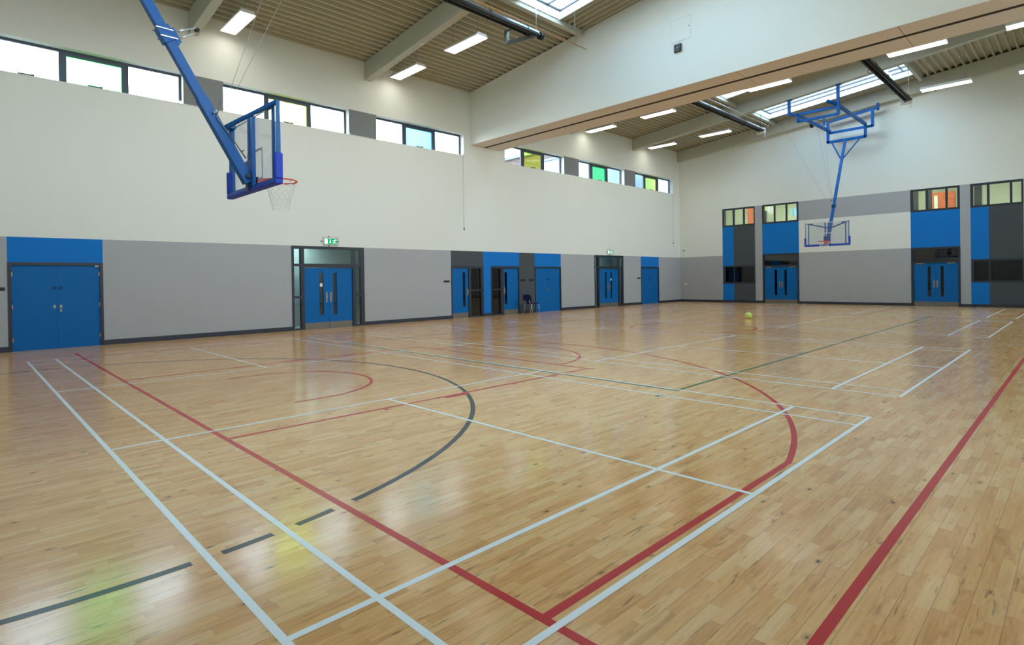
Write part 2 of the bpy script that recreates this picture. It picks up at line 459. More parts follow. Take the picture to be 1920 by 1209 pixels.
zs = [0, 2.72, 1.08, 2.12, 2.11, 4.385, 4.43, 5.44, 5.45, 5.445, 5.435, 9.1, 9.4]
def hole_f(u, z):
    return any(inr(u, a, b) and z < c for a, b, c in FDOOR) or any(inr(u, a, b) and inr(z, c, d) for a, b, c, d in FWIN)
def pick_f(u, z):
    if z > 5.445: return 0
    if u < 0.19: return 1 if z < 2.72 else 0
    if inr(u, 0.19, 0.845): return 3
    if inr(u, 0.845, 2.06): return 2
    if inr(u, 2.06, 2.455): return 1
    if inr(u, 2.455, 4.35): return 3
    if inr(u, 4.35, 9.235): return 0 if inr(z, 2.72, 4.43) else 1
    if inr(u, 9.235, 11.05): return 3
    if inr(u, 11.05, 11.41): return 1
    if inr(u, 11.41, 12.025): return 3
    if inr(u, 12.025, 13.13): return 2
    if inr(u, 13.13, 13.45): return 1
    return 1 if z < 2.72 else 0
wall('wall_far', 'y', FW, FW + 0.30, us, zs, hole_f, pick_f, WM, 'far end wall, white above grey and blue panels with windows and doors', top=lambda u: zr(u) + 0.1)
def pk(u, z): return 1 if z < BAND else 0
RWIN_ADDED = [(-0.4, 3.67), (4.73, 8.81), (16.9, 20.35), (21.48, 25.47)]  # invented windows, added to throw light on the left wall
RZ0, RZ1 = 5.2, 8.5
us = [BW - 0.3, FW + 0.3] + [v for p in RWIN_ADDED for v in p]
wall('wall_right', 'x', RW, RW + 0.3, us, [0, BAND, RZ0, RZ1, 11.3], lambda u, z: any(inr(u, a, b) for a, b in RWIN_ADDED) and inr(z, RZ0, RZ1), pk, WM, 'right side wall beside the camera, white above grey, with added tall high windows')
wall('wall_back', 'y', BW, BW - 0.3, [LW - 0.32, RW + 0.32], [0, BAND, 9.3], lambda u, z: False, pk, WM, 'near end wall behind the camera, white above grey', top=lambda u: zr(u) + 0.1)

# skirting, broken at the doors
def skirting(name, axis, face, sgn, spans, label):
    b = MB()
    for a, c in spans:
        if axis == 'x':
            b.box(min(face, face + sgn*0.022), max(face, face + sgn*0.022), a, c, 0.0, 0.085); b.box(min(face, face + sgn*0.014), max(face, face + sgn*0.014), a, c, 0.085, 0.128)
        else:
            b.box(a, c, min(face, face + sgn*0.022), max(face, face + sgn*0.022), 0.0, 0.085); b.box(a, c, min(face, face + sgn*0.014), max(face, face + sgn*0.014), 0.085, 0.128)
    o = b.build(name, SKIRT); tag(o, label, 'skirting board', kind='structure')
sp = []; u = BW
for a, b, c in LDOOR: sp.append((u, a)); u = b
sp.append((u, FW)); skirting('baseboard_left', 'x', LW, 1, sp, 'dark navy skirting board along the left wall')
skirting('baseboard_far', 'y', FW, -1, [(LW, 2.455), (4.335, 9.24), (11.05, RW)], 'dark navy skirting board along the far wall')
skirting('baseboard_right', 'x', RW, -1, [(BW, FW)], 'dark navy skirting board along the right wall')
skirting('baseboard_back', 'y', BW, 1, [(LW, RW)], 'dark navy skirting board along the near end wall')

# ------------------------------------------------------------------ placing boxes on a wall
class OnWall:
    """boxes in wall coordinates: u along the wall, z up, d out of the wall into the hall"""
    def __init__(s, axis, face, sgn): s.axis, s.face, s.sgn = axis, face, sgn
    def box(s, b, u0, u1, z0, z1, d0, d1, m=0):
        a, c = sorted((s.face + s.sgn * d0, s.face + s.sgn * d1))
        if s.axis == 'x': b.box(a, c, u0, u1, z0, z1, m)
        else: b.box(u0, u1, a, c, z0, z1, m)
        return b
    def pt(s, u, z, d): return (s.face + s.sgn * d, u, z) if s.axis == 'x' else (u, s.face + s.sgn * d, z)
    def one(s, name, m, parent, u0, u1, z0, z1, d0, d1, bevel=0.0):
        b = MB(); s.box(b, u0, u1, z0, z1, d0, d1); return b.build(name, m, parent, bevel=bevel)
    def tube(s, name, m, parent, pts, r, n=8):
        b = MB(); b.poly([s.pt(*p) for p in pts], r, n); return b.build(name, m, parent)
WL = OnWall('x', LW, 1); WF = OnWall('y', FW, -1); WR = OnWall('x', RW, -1)

DN = [0]
def door_root(W, u, label):
    DN[0] += 1
    return empty('door_%d' % DN[0], W.pt(u, 0, 0), label, 'door', kind='structure')

def leaf(W, root, u0, u1, z1, vis=None, kick=True, pull=None, lock=None, hinge=None, deep=-0.03):
    """one door leaf; vis = (u0,u1) of its glazed slot, pull = u of a pull handle, lock = u of a lock plate"""
    b = MB(); zk = 0.205 if kick else 0.006
    d0, d1 = deep - 0.045, deep
    z0 = 0.001
    if vis:
        a, c = vis; va, vb = 0.445, 1.845
        W.box(b, u0, a, z0, z1, d0, d1); W.box(b, c, u1, z0, z1, d0, d1)
        W.box(b, a, c, z0, va, d0, d1); W.box(b, a, c, vb, z1, d0, d1)
    else: W.box(b, u0, u1, z0, z1, d0, d1)
    lf = b.build('door_leaf', DOORB, root)
    if vis: W.one('vision_panel', G_VIS, lf, vis[0], vis[1], 0.445, 1.845, deep - 0.028, deep - 0.018)
    if kick: W.one('kick_plate', KICK, lf, u0 + 0.006, u1 - 0.006, 0.006, 0.205, deep, deep + 0.003)
    if pull is not None:
        b = MB(); W.box(b, pull - 0.033, pull + 0.033, 0.87, 1.19, deep, deep + 0.004)
        b.poly([W.pt(pull, 0.93, deep), W.pt(pull, 0.93, deep + 0.05), W.pt(pull, 0.96, deep + 0.062), W.pt(pull, 1.10, deep + 0.062), W.pt(pull, 1.13, deep + 0.05), W.pt(pull, 1.13, deep)], 0.010, 8)
        b.build('pull_handle', STEEL, lf)
    if lock is not None:
        b = MB(); W.box(b, lock - 0.025, lock + 0.025, 0.99, 1.07, deep, deep + 0.006); b.poly([W.pt(lock, 1.03, deep), W.pt(lock, 1.03, deep + 0.035)], 0.012, 8)
        b.build('lock_plate', STEEL, lf)
        b = MB(); b.poly([W.pt(lock + 0.034 * math.cos(t), 1.49 + 0.034 * math.sin(t), deep + 0.004) for t in [2*PI*i/16 for i in range(16)]], 0.007, 6, closed=True)
        b.poly([W.pt(lock, 1.49, deep), W.pt(lock, 1.49, deep + 0.008)], 0.016, 12)
        b.build('notice_disc', mat('dark_blue_disc', rgb(16,50,120), 0.5) if 'dark_blue_disc' not in bpy.data.materials else bpy.data.materials['dark_blue_disc'], lf)
    if hinge is not None:
        b = MB()
        for hz in (0.22, 1.0, 1.78): W.box(b, hinge - 0.012, hinge + 0.012, hz, hz + 0.10, deep, deep + 0.012)
        split_build(b, 'hinge', STEEL, lf)
    return lf

def frame_part(W, root, rects, d0=-0.10, d1=0.012, name='door_frame'):
    b = MB()
    for a, c, e, f in rects: W.box(b, a, c, e, f, d0, d1)
    return b.build(name, FRAME, root)
def pane(W, root, u0, u1, z0, z1, m=None, name='glass_pane', d=-0.05):
    return W.one(name, m or G_DARK, root, u0, u1, z0, z1, d - 0.004, d + 0.004)

def store_door(u0, u1, zt, label, single=False):
    R = door_root(WL, u0, label)
    frame_part(WL, R, [(u0, u0 + 0.07, 0, zt), (u1 - 0.07, u1, 0, zt), (u0 + 0.07, u1 - 0.07, zt - 0.07, zt)])
    mid = (u0 + u1) / 2
    leaf(WL, R, u0 + 0.0702, mid - 0.0012, zt - 0.0702, kick=False, lock=mid - 0.063, hinge=u0 + 0.08)
    l2 = leaf(WL, R, mid + 0.0012, u1 - 0.0702, zt - 0.0702, kick=False, lock=mid + 0.063, hinge=u1 - 0.08)
    b = MB(); WL.box(b, mid + 0.045, mid + 0.08, 0.90, 0.965, -0.03, -0.022); b.build('escutcheon', STEEL, l2)
    b = MB(); WL.box(b, u1 - 0.17, u1 - 0.09, zt - 0.10, zt - 0.075, -0.03, -0.005); b.build('door_closer', STEEL, l2)
    return R

def fire_door(u, label, note):
    """glazed screen 2.61 m wide with a pair of doors; u = its near edge"""
    R = door_root(WL, u, label); T = 2.715
    P = [(0.0, 0.08, 0, T), (0.30, 0.42, 0, T), (2.15, 2.27, 0, T), (2.47, 2.61, 0, T),
         (0.08, 0.30, T - 0.10, T), (0.42, 2.15, T - 0.09, T), (2.27, 2.47, T - 0.10, T),
         (0.08, 0.30, 2.055, 2.135), (0.42, 2.15, 2.01, 2.14), (2.27, 2.47, 2.055, 2.135),
         (0.08, 0.30, 1.03, 1.10), (2.27, 2.47, 1.03, 1.12), (0.08, 0.30, 0, 0.045), (2.27, 2.47, 0, 0.05)]
    frame_part(WL, R, [(u + a, u + c, e, f) for a, c, e, f in P])
    for a, c in ((0.08, 0.30), (2.27, 2.47)):
        for e, f in ((0.045, 1.03), (1.10, 2.055), (2.135, T - 0.10)): pane(WL, R, u + a, u + c, e, f, name='sidelight_pane')
    pane(WL, R, u + 0.42, u + 2.15, 2.14, T - 0.09, name='transom_pane')
    m = u + 1.285
    A = leaf(WL, R, u + 0.423, m - 0.002, 2.005, vis=(u + 0.94, u + 1.095), pull=m - 0.085)
    B = leaf(WL, R, m + 0.002, u + 2.147, 2.005, vis=(u + 1.44, u + 1.58), pull=m + 0.065)
    L = A if note == 'a' else B
    c = u + 1.02 if note == 'a' else u + 1.51
    WL.one('paper_notice', PLASTIC, L, c - 0.045, c + 0.045, 1.385, 1.495, -0.046, -0.042)
    return R

def side_door(u0, u1, leaf_r, vis, side_r, label):
    R = door_root(WL, u0, label); T = 2.11
    a, b_ = leaf_r; c, d = side_r
    left_leaf = a < c
    P = [(u0, u0 + 0.06, 0, T), (u1 - 0.06, u1, 0, T), (u0 + 0.06, u1 - 0.06, T - 0.10, T)]
    if left_leaf: P += [(b_, c, 0, T - 0.10)]; lo, hi = c, u1 - 0.06
    else: P += [(d, a, 0, T - 0.10)]; lo, hi = u0 + 0.06, d
    P += [(d, hi, 0, T - 0.10)] if left_leaf and hi > d else []
    P += [(lo, hi, 1.08, 1.13), (lo, hi, 0, 0.06)]
    frame_part(WL, R, P)
    for e, f in ((0.06, 1.08), (1.13, T - 0.10)): pane(WL, R, lo, hi, e, f, G_SIDE, 'sidelight_pane')
    leaf(WL, R, a, b_, T - 0.103, vis=vis, pull=(b_ - 0.05 if left_leaf else a + 0.05))
    return R

store_door(-0.145, 1.72, 2.115, 'wide blue double store door nearest the camera on the left wall')
fire_door(6.70, 'black framed glazed screen with blue double doors, near the hoop on the left wall', 'a')
side_door(13.21, 14.95, (13.273, 14.13), (13.83, 13.97), (14.25, 14.80), 'blue single door under a dark grey panel with glass at its right side')
side_door(15.37, 17.11, (16.13, 17.047), (16.22, 16.36), (15.43, 15.94), 'blue single door under a blue panel with glass at its left side')
store_door(18.12, 19.985, 2.10, 'blue double store door right beside the navy chair')
fire_door(22.65, 'black framed glazed screen with blue double doors, the farther one on the left wall', 'b')
store_door(27.01, 28.945, 2.13, 'blue double store door nearest the far left corner')

def far_door(u0, u1, la, lb, vis, label):
    R = door_root(WF, u0, label); T = 2.72
    frame_part(WF, R, [(u0, la, 0, T), (lb, u1, 0, T), (la, lb, T - 0.085, T), (la, lb, 2.005, 2.10)])
    pane(WF, R, la, lb, 2.10, T - 0.085, G_VIS, 'transom_pane')
    m = (la + lb) / 2
    l1 = leaf(WF, R, la + 0.003, m - 0.002, 2.0, vis=vis[0], pull=m - 0.055)
    l2 = leaf(WF, R, m + 0.002, lb - 0.003, 2.0, vis=vis[1], pull=m + 0.055)
    for L, x0 in ((l1, la + 0.09), (l2, lb - 0.39)):
        WF.one('door_closer', STEEL, L, x0, x0 + 0.30, 1.955, 1.995, -0.03, 0.01)
        c = m - 0.055 if L is l1 else m + 0.055
        WF.one('sign_plate', bpy.data.materials['dark_blue_disc'], L, c - 0.035, c + 0.035, 1.47, 1.51, -0.03, -0.026)
far_door(2.455, 4.335, 2.54, 4.25, ((3.075, 3.21), (3.585, 3.705)), 'blue double doors left of the far hoop on the far wall')
far_door(9.24, 11.05, 9.325, 10.975, ((9.855, 9.975), (10.33, 10.447)), 'blue double doors right of the far hoop on the far wall')

# ------------------------------------------------------------------ windows
WN = [0]
def window(W, u0, u1, z0, z1, mull, glasses, label, fr=0.06, depth=-0.25, drop=0.0, framemat=WFRAME, bottom=0.06, handles=True, sides=None):
    WN[0] += 1
    R = empty('window_%d' % WN[0], W.pt(u0, z0, depth), label, 'window', kind='structure')
    b = MB(); d0, d1 = depth - 0.035, depth + 0.035
    e = sides or (fr, fr)
    W.box(b, u0, u0 + e[0], z0, z1, d0, d1); W.box(b, u1 - e[1], u1, z0, z1, d0, d1)
    W.box(b, u0 + e[0], u1 - e[1], z1 - fr, z1, d0, d1); W.box(b, u0 + e[0], u1 - e[1], z0, z0 + bottom, d0, d1)
    for a, c in mull: W.box(b, a, c, z0 + bottom, z1 - fr, d0, d1)
    b.build('window_frame', framemat, R)
    edges = [u0 + e[0]] + [x for p in mull for x in p] + [u1 - e[1]]
    n = 0
    for i in range(0, len(edges), 2):
        a, c = edges[i], edges[i + 1]; gm = glasses[n]
        zt = z1 - fr
        if drop and n == 1:
            b = MB(); W.box(b, a, c, zt - drop, zt, d0 - 0.005, d1 + 0.012); b.build('casement_head', framemat, R); zt -= drop
        p = W.one('glass_pane', gm, R, a, c, z0 + bottom, zt, depth - 0.004, depth + 0.004)
        if handles and (n == 1 or (n == 0 and WN[0] == 1)):
            m = (a + c) / 2
            b = MB(); W.box(b, m - 0.16, m + 0.16, z0 + bottom, z0 + bottom + 0.025, depth + 0.035, depth + 0.07); W.box(b, m + 0.10, m + 0.16, z0 + bottom + 0.025, z0 + bottom + 0.04, depth + 0.035, depth + 0.06)
            b.build('window_opener', framemat, R)
        n += 1
    return R
def ap(y): return (y + 0.9699) * 1.0143 - 0.9699      # wall-plane reading to the recessed plane
mid_g = [G_GREEN, G_YELLOW, G_CYAN, G_YELLOW, G_GREEN, G_YELLOW]
mulls = [[(0.884, 1.041), (2.197, 2.354)], [(5.903, 6.049), (7.269, 7.424)], [(10.973, 11.148), (12.335, 12.493)],
         [(17.285, 17.498), (18.606, 18.85)], [(22.294, 22.569), (23.672, 23.884)], [(27.36, 27.557), (28.733, 28.944)]]
wl = ['high window with a green middle pane, nearest the camera', 'high window with a yellow middle pane, behind the near backboard', 'high window with a blue middle pane, beside the bulkhead',
      'high window with a yellow middle pane and a view of brickwork, just past the bulkhead', 'high window with a green middle pane, past the bulkhead', 'high window with a yellow middle pane, nearest the far corner']
for (a, b), mu, gm, lb in zip(LWIN, mulls, mid_g, wl):
    window(WL, a, b, WZ0, WZ1, [(ap(p), ap(q)) for p, q in mu], [G_CLEAR, gm, G_CLEAR], lb, fr=0.065, drop=0.07)
kw = dict(fr=0.09, depth=-0.04, framemat=FRAME, bottom=0.095, handles=False)
window(WF, 0.19, 2.06, 4.385, 5.44, [(0.80, 0.905), (1.395, 1.485)], [G_ROOM]*3, 'upper window at the left end of the far wall', sides=(0.10, 0.07), **kw)
window(WF, 2.455, 4.335, 4.385, 5.45, [(3.075, 3.158), (3.685, 3.772)], [G_ROOM]*3, 'upper window above the left blue double doors of the far wall', sides=(0.12, 0.09), **kw)
window(WF, 9.235, 11.05, 4.385, 5.445, [(9.81, 9.905), (10.535, 10.62)], [G_ROOM]*3, 'upper window with orange panels behind it, above the right blue double doors', sides=(0.10, 0.09), **kw)
window(WF, 11.41, 13.13, 4.385, 5.435, [(11.97, 12.055), (12.71, 12.79)], [G_ROOM]*3, 'upper window at the right edge of the far wall', sides=(0.10, 0.06), **kw)
kw['fr'] = 0.08
window(WF, 0.195, 2.045, 1.08, 2.12, [(0.83, 0.89)], [G_VIS]*2, 'dark lower window at the left end of the far wall', sides=(0.155, 0.09), **kw)
window(WF, 11.42, 13.125, 1.08, 2.11, [(12.0, 12.075)], [G_VIS]*2, 'dark lower window at the right edge of the far wall', sides=(0.09, 0.05), **kw)

for i, (a, b) in enumerate(RWIN_ADDED):
    window(WR, a, b, RZ0, RZ1, [(a + 1.30, a + 1.38), (a + 2.70, a + 2.78)], [G_CLEAR]*3, 'added unseen tall clear window in the right side wall, number %d from the near end' % (i + 1), fr=0.065, handles=False)

# ------------------------------------------------------------------ rooms behind the glass
def shell(name, x0, x1, y0, y1, z0, z1, m, label, skip=None):
    b = MB(); Q = {'-x': [(x0,y0,z0),(x0,y1,z0),(x0,y1,z1),(x0,y0,z1)], '+x': [(x1,y0,z0),(x1,y1,z0),(x1,y1,z1),(x1,y0,z1)],
                   '-y': [(x0,y0,z0),(x1,y0,z0),(x1,y0,z1),(x0,y0,z1)], '+y': [(x0,y1,z0),(x1,y1,z0),(x1,y1,z1),(x0,y1,z1)],
                   '-z': [(x0,y0,z0),(x1,y0,z0),(x1,y1,z0),(x0,y1,z0)], '+z': [(x0,y0,z1),(x1,y0,z1),(x1,y1,z1),(x0,y1,z1)]}
    for k_, q in Q.items():
        if k_ != skip: b.quad(q)
    o = b.build(name, m, recalc=False); return tag(o, label, 'room', kind='structure')
cor = shell('wall_corridor_left', -4.2, LW - 0.325, -1.2, 31.2, -0.01, 2.9, TEALROOM, 'pale corridor seen through the glazed doors of the left wall', '+x')
b = MB()
for yy in (6.9, 23.5): b.box(-3.9, -3.3, yy, yy + 1.2, 2.84, 2.88)
split_build(b, 'corridor_lamp', CORRLAMP, cor)
up = shell('wall_upper_room', LW, RW, FW + 0.305, 36.0, 3.7, 6.3, CREAMR, 'cream upstairs room seen through the upper far windows', '-y')
b = MB()
for xx in (-1.0, 2.2, 5.5, 8.8, 12.0): b.box(xx, xx + 1.2, 32.6, 33.2, 6.22, 6.26)
split_build(b, 'room_lamp', CORRLAMP, up)
b = MB(); b.box(9.62, 10.52, 34.3, 34.5, 3.7, 5.52); b.box(0.50, 0.95, 34.3, 34.5, 3.7, 6.2); split_build(b, 'orange_screen', ORANGE, up)
b = MB(); b.box(9.72, 9.86, 34.22, 34.3, 3.7, 5.36); b.build('pale_panel', CREAMR, up)
b = MB(); b.box(8.72, 9.06, 34.0, 34.4, 3.7, 6.2); b.box(9.44, 9.60, 34.3, 34.5, 3.7, 5.9); b.box(11.25, 11.52, 34.2, 34.5, 3.7, 6.2); b.box(-1.06, -0.93, 34.3, 34.5, 3.7, 6.2); b.box(1.47, 1.60, 34.3, 34.45, 3.7, 5.45); split_build(b, 'dark_column', FRAME, up)
b = MB(); b.box(1.40, 1.60, 34.3, 34.45, 5.45, 6.2); b.build('lime_panel', LIME, up)
b = MB(); b.box(3.04, 3.26, 34.5, 34.6, 5.02, 5.46); b.build('pale_blue_poster', mat('pale_blue_card', rgb(120,190,225), 0.7), up)
b = MB(); b.box(1.66, 1.95, 34.5, 34.6, 5.25, 5.68); b.build('painted_reflection', PLASTIC, up)  # white card painting in a bright reflection seen in the window
shell('wall_lower_room', LW, RW, FW + 0.305, 34.5, -0.01, 3.2, DARKROOM, 'dark ground floor room behind the far doors', '-y')

# ------------------------------------------------------------------ roof: deck, beams, skylights
PITCH, DEP = 0.25, 0.135
SKX0, SKX1 = 3.40, 9.65
SKY = [(0.35, 2.15), (5.75, 7.60), (11.20, 13.05), (17.6, 19.4), (23.20, 25.10), (28.35, 30.20)]  # the near ones and the bulkhead-hidden one are unseen, added for light
BAYS = [(BW, 3.83), (4.07, 9.44), (9.70, BH0), (BH1, 20.7), (20.95, 26.28), (26.54, 31.22)]
deck = MB()
def prof_x(x0, x1):
    """trapezoid flutes across x, as (x, lift) points"""
    pts = []; n0 = math.floor(x0 / PITCH) - 1
    x = n0 * PITCH
    while x < x1 + PITCH:
        pts += [(x, 0.0), (x + 0.048, 0.0), (x + 0.075, DEP), (x + 0.223, DEP)]
        x += PITCH
    out = [p for p in pts if x0 <= p[0] <= x1]
    def at(xx):
        for (a, za), (c, zc) in zip(pts, pts[1:]):
            if a <= xx <= c: return za + (zc - za) * ((xx - a) / (c - a) if c > a else 0)
        return 0
    return [(x0, at(x0))] + out + [(x1, at(x1))]
def deck_strip(x0, x1, y0, y1):
    P = prof_x(x0, x1)
    for (a, za), (c, zc) in zip(P, P[1:]):
        if c - a < 1e-5: continue
        deck.quad([(a, y0, zr(a) + za), (c, y0, zr(c) + zc), (c, y1, zr(c) + zc), (a, y1, zr(a) + za)])
def deck_cross(x0, x1, y0, y1):
    """flutes running along x beside the skylights"""
    if y1 - y0 < 0.05: return
    P = prof_x(y0, y1)
    for (a, za), (c, zc) in zip(P, P[1:]):
        if c - a < 1e-5: continue
        deck.quad([(x0, a, zr(x0) + za), (x0, c, zr(x0) + zc), (x1, c, zr(x1) + zc), (x1, a, zr(x1) + za)])
deck_strip(LW - 0.3, SKX0 - 0.06, BW - 0.3, FW + 0.3)
deck_strip(SKX1 + 0.06, RW + 0.3, BW - 0.3, FW + 0.3)
yy = BW - 0.3
for a, c in SKY:
    deck_cross(SKX0 - 0.06, SKX1 + 0.06, yy, a); yy = c
deck_cross(SKX0 - 0.06, SKX1 + 0.06, yy, FW + 0.3)
# an outer weather skin above the flutes keeps the roof light-tight
for x0, x1 in ((LW - 0.4, SKX0 - 0.02), (SKX1 + 0.02, RW + 0.4)):
    deck.quad([(x0, BW - 0.4, zr(x0) + 0.2), (x1, BW - 0.4, zr(x1) + 0.2), (x1, FW + 0.4, zr(x1) + 0.2), (x0, FW + 0.4, zr(x0) + 0.2)])
yy = BW - 0.4
for a, c in SKY + [(FW + 0.4, None)]:
    deck.quad([(SKX0 - 0.02, yy, zr(SKX0) + 0.2), (SKX1 + 0.02, yy, zr(SKX1) + 0.2), (SKX1 + 0.02, a, zr(SKX1) + 0.2), (SKX0 - 0.02, a, zr(SKX0) + 0.2)]); yy = c
for y in (BW - 0.4, FW + 0.4):
    deck.quad([(LW - 0.4, y, 9.0), (RW + 0.4, y, 9.0), (RW + 0.4, y, 11.6), (LW - 0.4, y, zr(LW - 0.4) + 0.2)])
ceiling = deck.build('ceiling', DECK, recalc=False)
tag(ceiling, 'pale grey corrugated metal roof deck sloping up to the right', 'ceiling', kind='structure')

def sloped_box(b, x0, x1, y0, y1, top, depth, m=0):
    v = []
    for y in (y0, y1):
        v += [(x0, y, zr(x0) + top - depth), (x1, y, zr(x1) + top - depth), (x1, y, zr(x1) + top), (x0, y, zr(x0) + top)]
    b.prism(v[:4], (0, y1 - y0, 0), m)
BEAMS = [(3.83, 4.07, 'pale grey steel roof beam nearest the camera, at the top left'), (9.44, 9.70, 'pale grey steel roof beam between the two near ceiling lights and the window wall'),
         (20.70, 20.95, 'pale grey steel roof beam hidden behind the bulkhead'), (26.28, 26.54, 'pale grey steel roof beam carrying the far hoop frame'), (31.22, FW, 'pale grey steel roof beam flat against the far wall')]
for a, c, lb in BEAMS:
    b = MB(); sloped_box(b, LW, RW, a, c, 0.0, 0.62)
    o = b.build('roof_beam', GREYBEAM); tag(o, lb, 'roof beam', 'steel beams under the roof', 'structure')
# trimmers beside the skylights
for i, (a, c) in enumerate(BAYS):
    for x in (SKX0 - 0.10, SKX1 + 0.10):
        b = MB(); sloped_box(b, x - 0.06, x + 0.06, a, c, 0.0, 0.16)
        o = b.build('roof_trimmer', GREYBEAM)
        side = 'left' if x < 6 else 'right'
        bay = ['the bay above the camera', 'the bay behind the near hoop', 'the bay just before the bulkhead', 'the bay just past the bulkhead', 'the bay before the far hoop beam', 'the bay against the far wall'][i]
        tag(o, 'short pale grey trimmer at the %s skylight end in %s' % (side, bay), 'roof trimmer', 'trimmers at the skylight ends', 'structure')
skl = ['added unseen skylight above the camera end of the hall', 'added unseen skylight in the second roof bay behind the near hoop', 'skylight at the top of the picture before the bulkhead', 'added skylight hidden just past the bulkhead', 'skylight peeping out under the bulkhead edge', 'long skylight behind the far hoop frame']
for (a, c), lb in zip(SKY, skl):
    R = empty('skylight', (SKX0, a, zr(SKX0)), lb, 'skylight', 'rooflights along the ridge of the hall', 'structure')
    b = MB(); t = 0.05; h = 0.26
    def sb(x0, x1, y0, y1, z0, z1):
        v = [(x0, y0, zr(x0) + z0), (x1, y0, zr(x1) + z0), (x1, y0, zr(x1) + z1), (x0, y0, zr(x0) + z1)]
        b.prism(v, (0, y1 - y0, 0))
    sb(SKX0 - t, SKX0, a - t, c + t, -0.03, h); sb(SKX1, SKX1 + t, a - t, c + t, -0.03, h)
    sb(SKX0, SKX1, a - t, a, -0.03, h); sb(SKX0, SKX1, c, c + t, -0.03, h); sb(8.50, 8.82, a, c, 0.0, h)
    b.build('skylight_kerb', KERB, R)
    b = MB()
    m = c - 0.62
    sb(SKX0, SKX1, m - 0.018, m + 0.018, h - 0.05, h)
    for x in (SKX0 + 0.03, 9.26, SKX1 - 0.03): sb(x - 0.022, x + 0.022, a, c, h - 0.04, h)
    sb(SKX0, SKX1, c - 0.03, c, h - 0.04, h)
    b.build('glazing_bar', WFRAME, R)
    b = MB(); sb(SKX0, SKX1, a, c, h, h + 0.01); b.build('glass_pane', G_SKY, R)

# bulkhead that hides the divider curtain
b = MB()
v = [(LW, BH0, BHZ), (RW, BH0, BHZ), (RW, BH0, zr(RW) + 0.0), (LW, BH0, zr(LW) + 0.0)]
b.quad(v); b.quad([(x, BH1, z) for x, y, z in v])
b.quad([(LW, BH0, BHZ + 0.03), (RW, BH0, BHZ + 0.03), (RW, BH1, BHZ + 0.03), (LW, BH1, BHZ + 0.03)])
b.quad([(LW, BH0, zr(LW)), (RW, BH0, zr(RW)), (RW, BH1, zr(RW)), (LW, BH1, zr(LW))])
bulk = b.build('wall_bulkhead', WHITE, recalc=False); tag(bulk, 'deep white bulkhead spanning the hall below the roof', 'bulkhead', kind='structure')
b = MB()
xs = [LW, 1.125, 4.775, 8.43, 12.087, RW]
for x0, x1 in zip(xs, xs[1:]):
    for y0, y1 in ((BH0, 15.05), (15.20, BH1)): b.box(x0 + 0.008, x1 - 0.008, y0 + 0.004, y1 - 0.004, BHZ, BHZ + 0.028)
split_build(b, 'soffit_panel', SOFFIT, bulk)
b = MB(); b.box(LW, RW, 15.05, 15.20, BHZ + 0.006, BHZ + 0.12); b.build('curtain_slot', DARK, bulk)
b = MB(); b.box(LW, RW, BH0 - 0.004, BH0 + 0.02, BHZ - 0.004, BHZ + 0.004); b.box(LW, RW, BH1 - 0.01, BH1 + 0.012, BHZ - 0.006, BHZ + 0.05); split_build(b, 'soffit_edge_trim', SOFFIT, bulk)

WB = OnWall('y', BH0, -1)
ao = empty('access_panel', (6.85, BH0, 8.4), 'white square access panel on the bulkhead front', 'access panel')
WB.one('panel', WHITE, ao, 6.555, 7.155, 8.42, 9.06, 0.0, 0.006)
b = MB()
for q in ((6.535, 6.55, 8.40, 9.08), (7.16, 7.175, 8.40, 9.08), (6.55, 7.16, 8.40, 8.415), (6.55, 7.16, 9.065, 9.08)): WB.box(b, *q, 0.0, 0.009)
b.build('panel_frame', PLASTIC, ao)
WB.one('catch', BLACK, ao, 7.10, 7.125, 8.74, 8.765, 0.006, 0.012)
so = empty('wall_loudspeaker', (6.775, BH0, 8.1), 'small black square loudspeaker below the bulkhead access panel', 'loudspeaker')
WB.one('housing', BLACK, so, 6.665, 6.883, 8.095, 8.318, 0.0, 0.05, bevel=0.006)
b = MB(); b.poly([WB.pt(6.774 + 0.075*math.cos(t), 8.206 + 0.075*math.sin(t), 0.053) for t in [2*PI*i/24 for i in range(24)]], 0.012, 6, closed=True)
b.poly([WB.pt(6.774, 8.206, 0.05), WB.pt(6.774, 8.206, 0.062)], 0.030, 16); b.build('speaker_cone', GALV, so)

# ------------------------------------------------------------------ ceiling lights
def ceiling_light(xc, yc, z, label, n=1.56, wd=0.46):
    R = empty('ceiling_light', (xc, yc, z), label, 'ceiling light', 'long box lights hung under the roof')
    b = MB()
    x0, x1, y0, y1 = xc - n/2, xc + n/2, yc - wd/2, yc + wd/2
    ii = 0.03
    prof = [(y0, z), (y0, z + 0.03), (y0 + 0.07, z + 0.11), (y1 - 0.07, z + 0.11), (y1, z + 0.03), (y1, z), (y1 - ii, z), (y1 - ii, z + 0.02), (y0 + ii, z + 0.02), (y0 + ii, z)]
    b.prism([(x0, y, zz) for y, zz in prof], (n, 0, 0))
    b.build('lamp_housing', LAMPB, R)
    b = MB(); b.box(x0 + 0.012, x1 - 0.012, y0 + ii, y1 - ii, z - 0.004, z + 0.016); b.build('diffuser', LAMP, R)
    b = MB()
    for x in (x0 + 0.2, x1 - 0.2): b.poly([(x, yc, z + 0.11), (x, yc, zr(x) + 0.02)], 0.006, 6)
    split_build(b, 'suspension_wire', CABLE, R)
    return R
ZL = 8.80
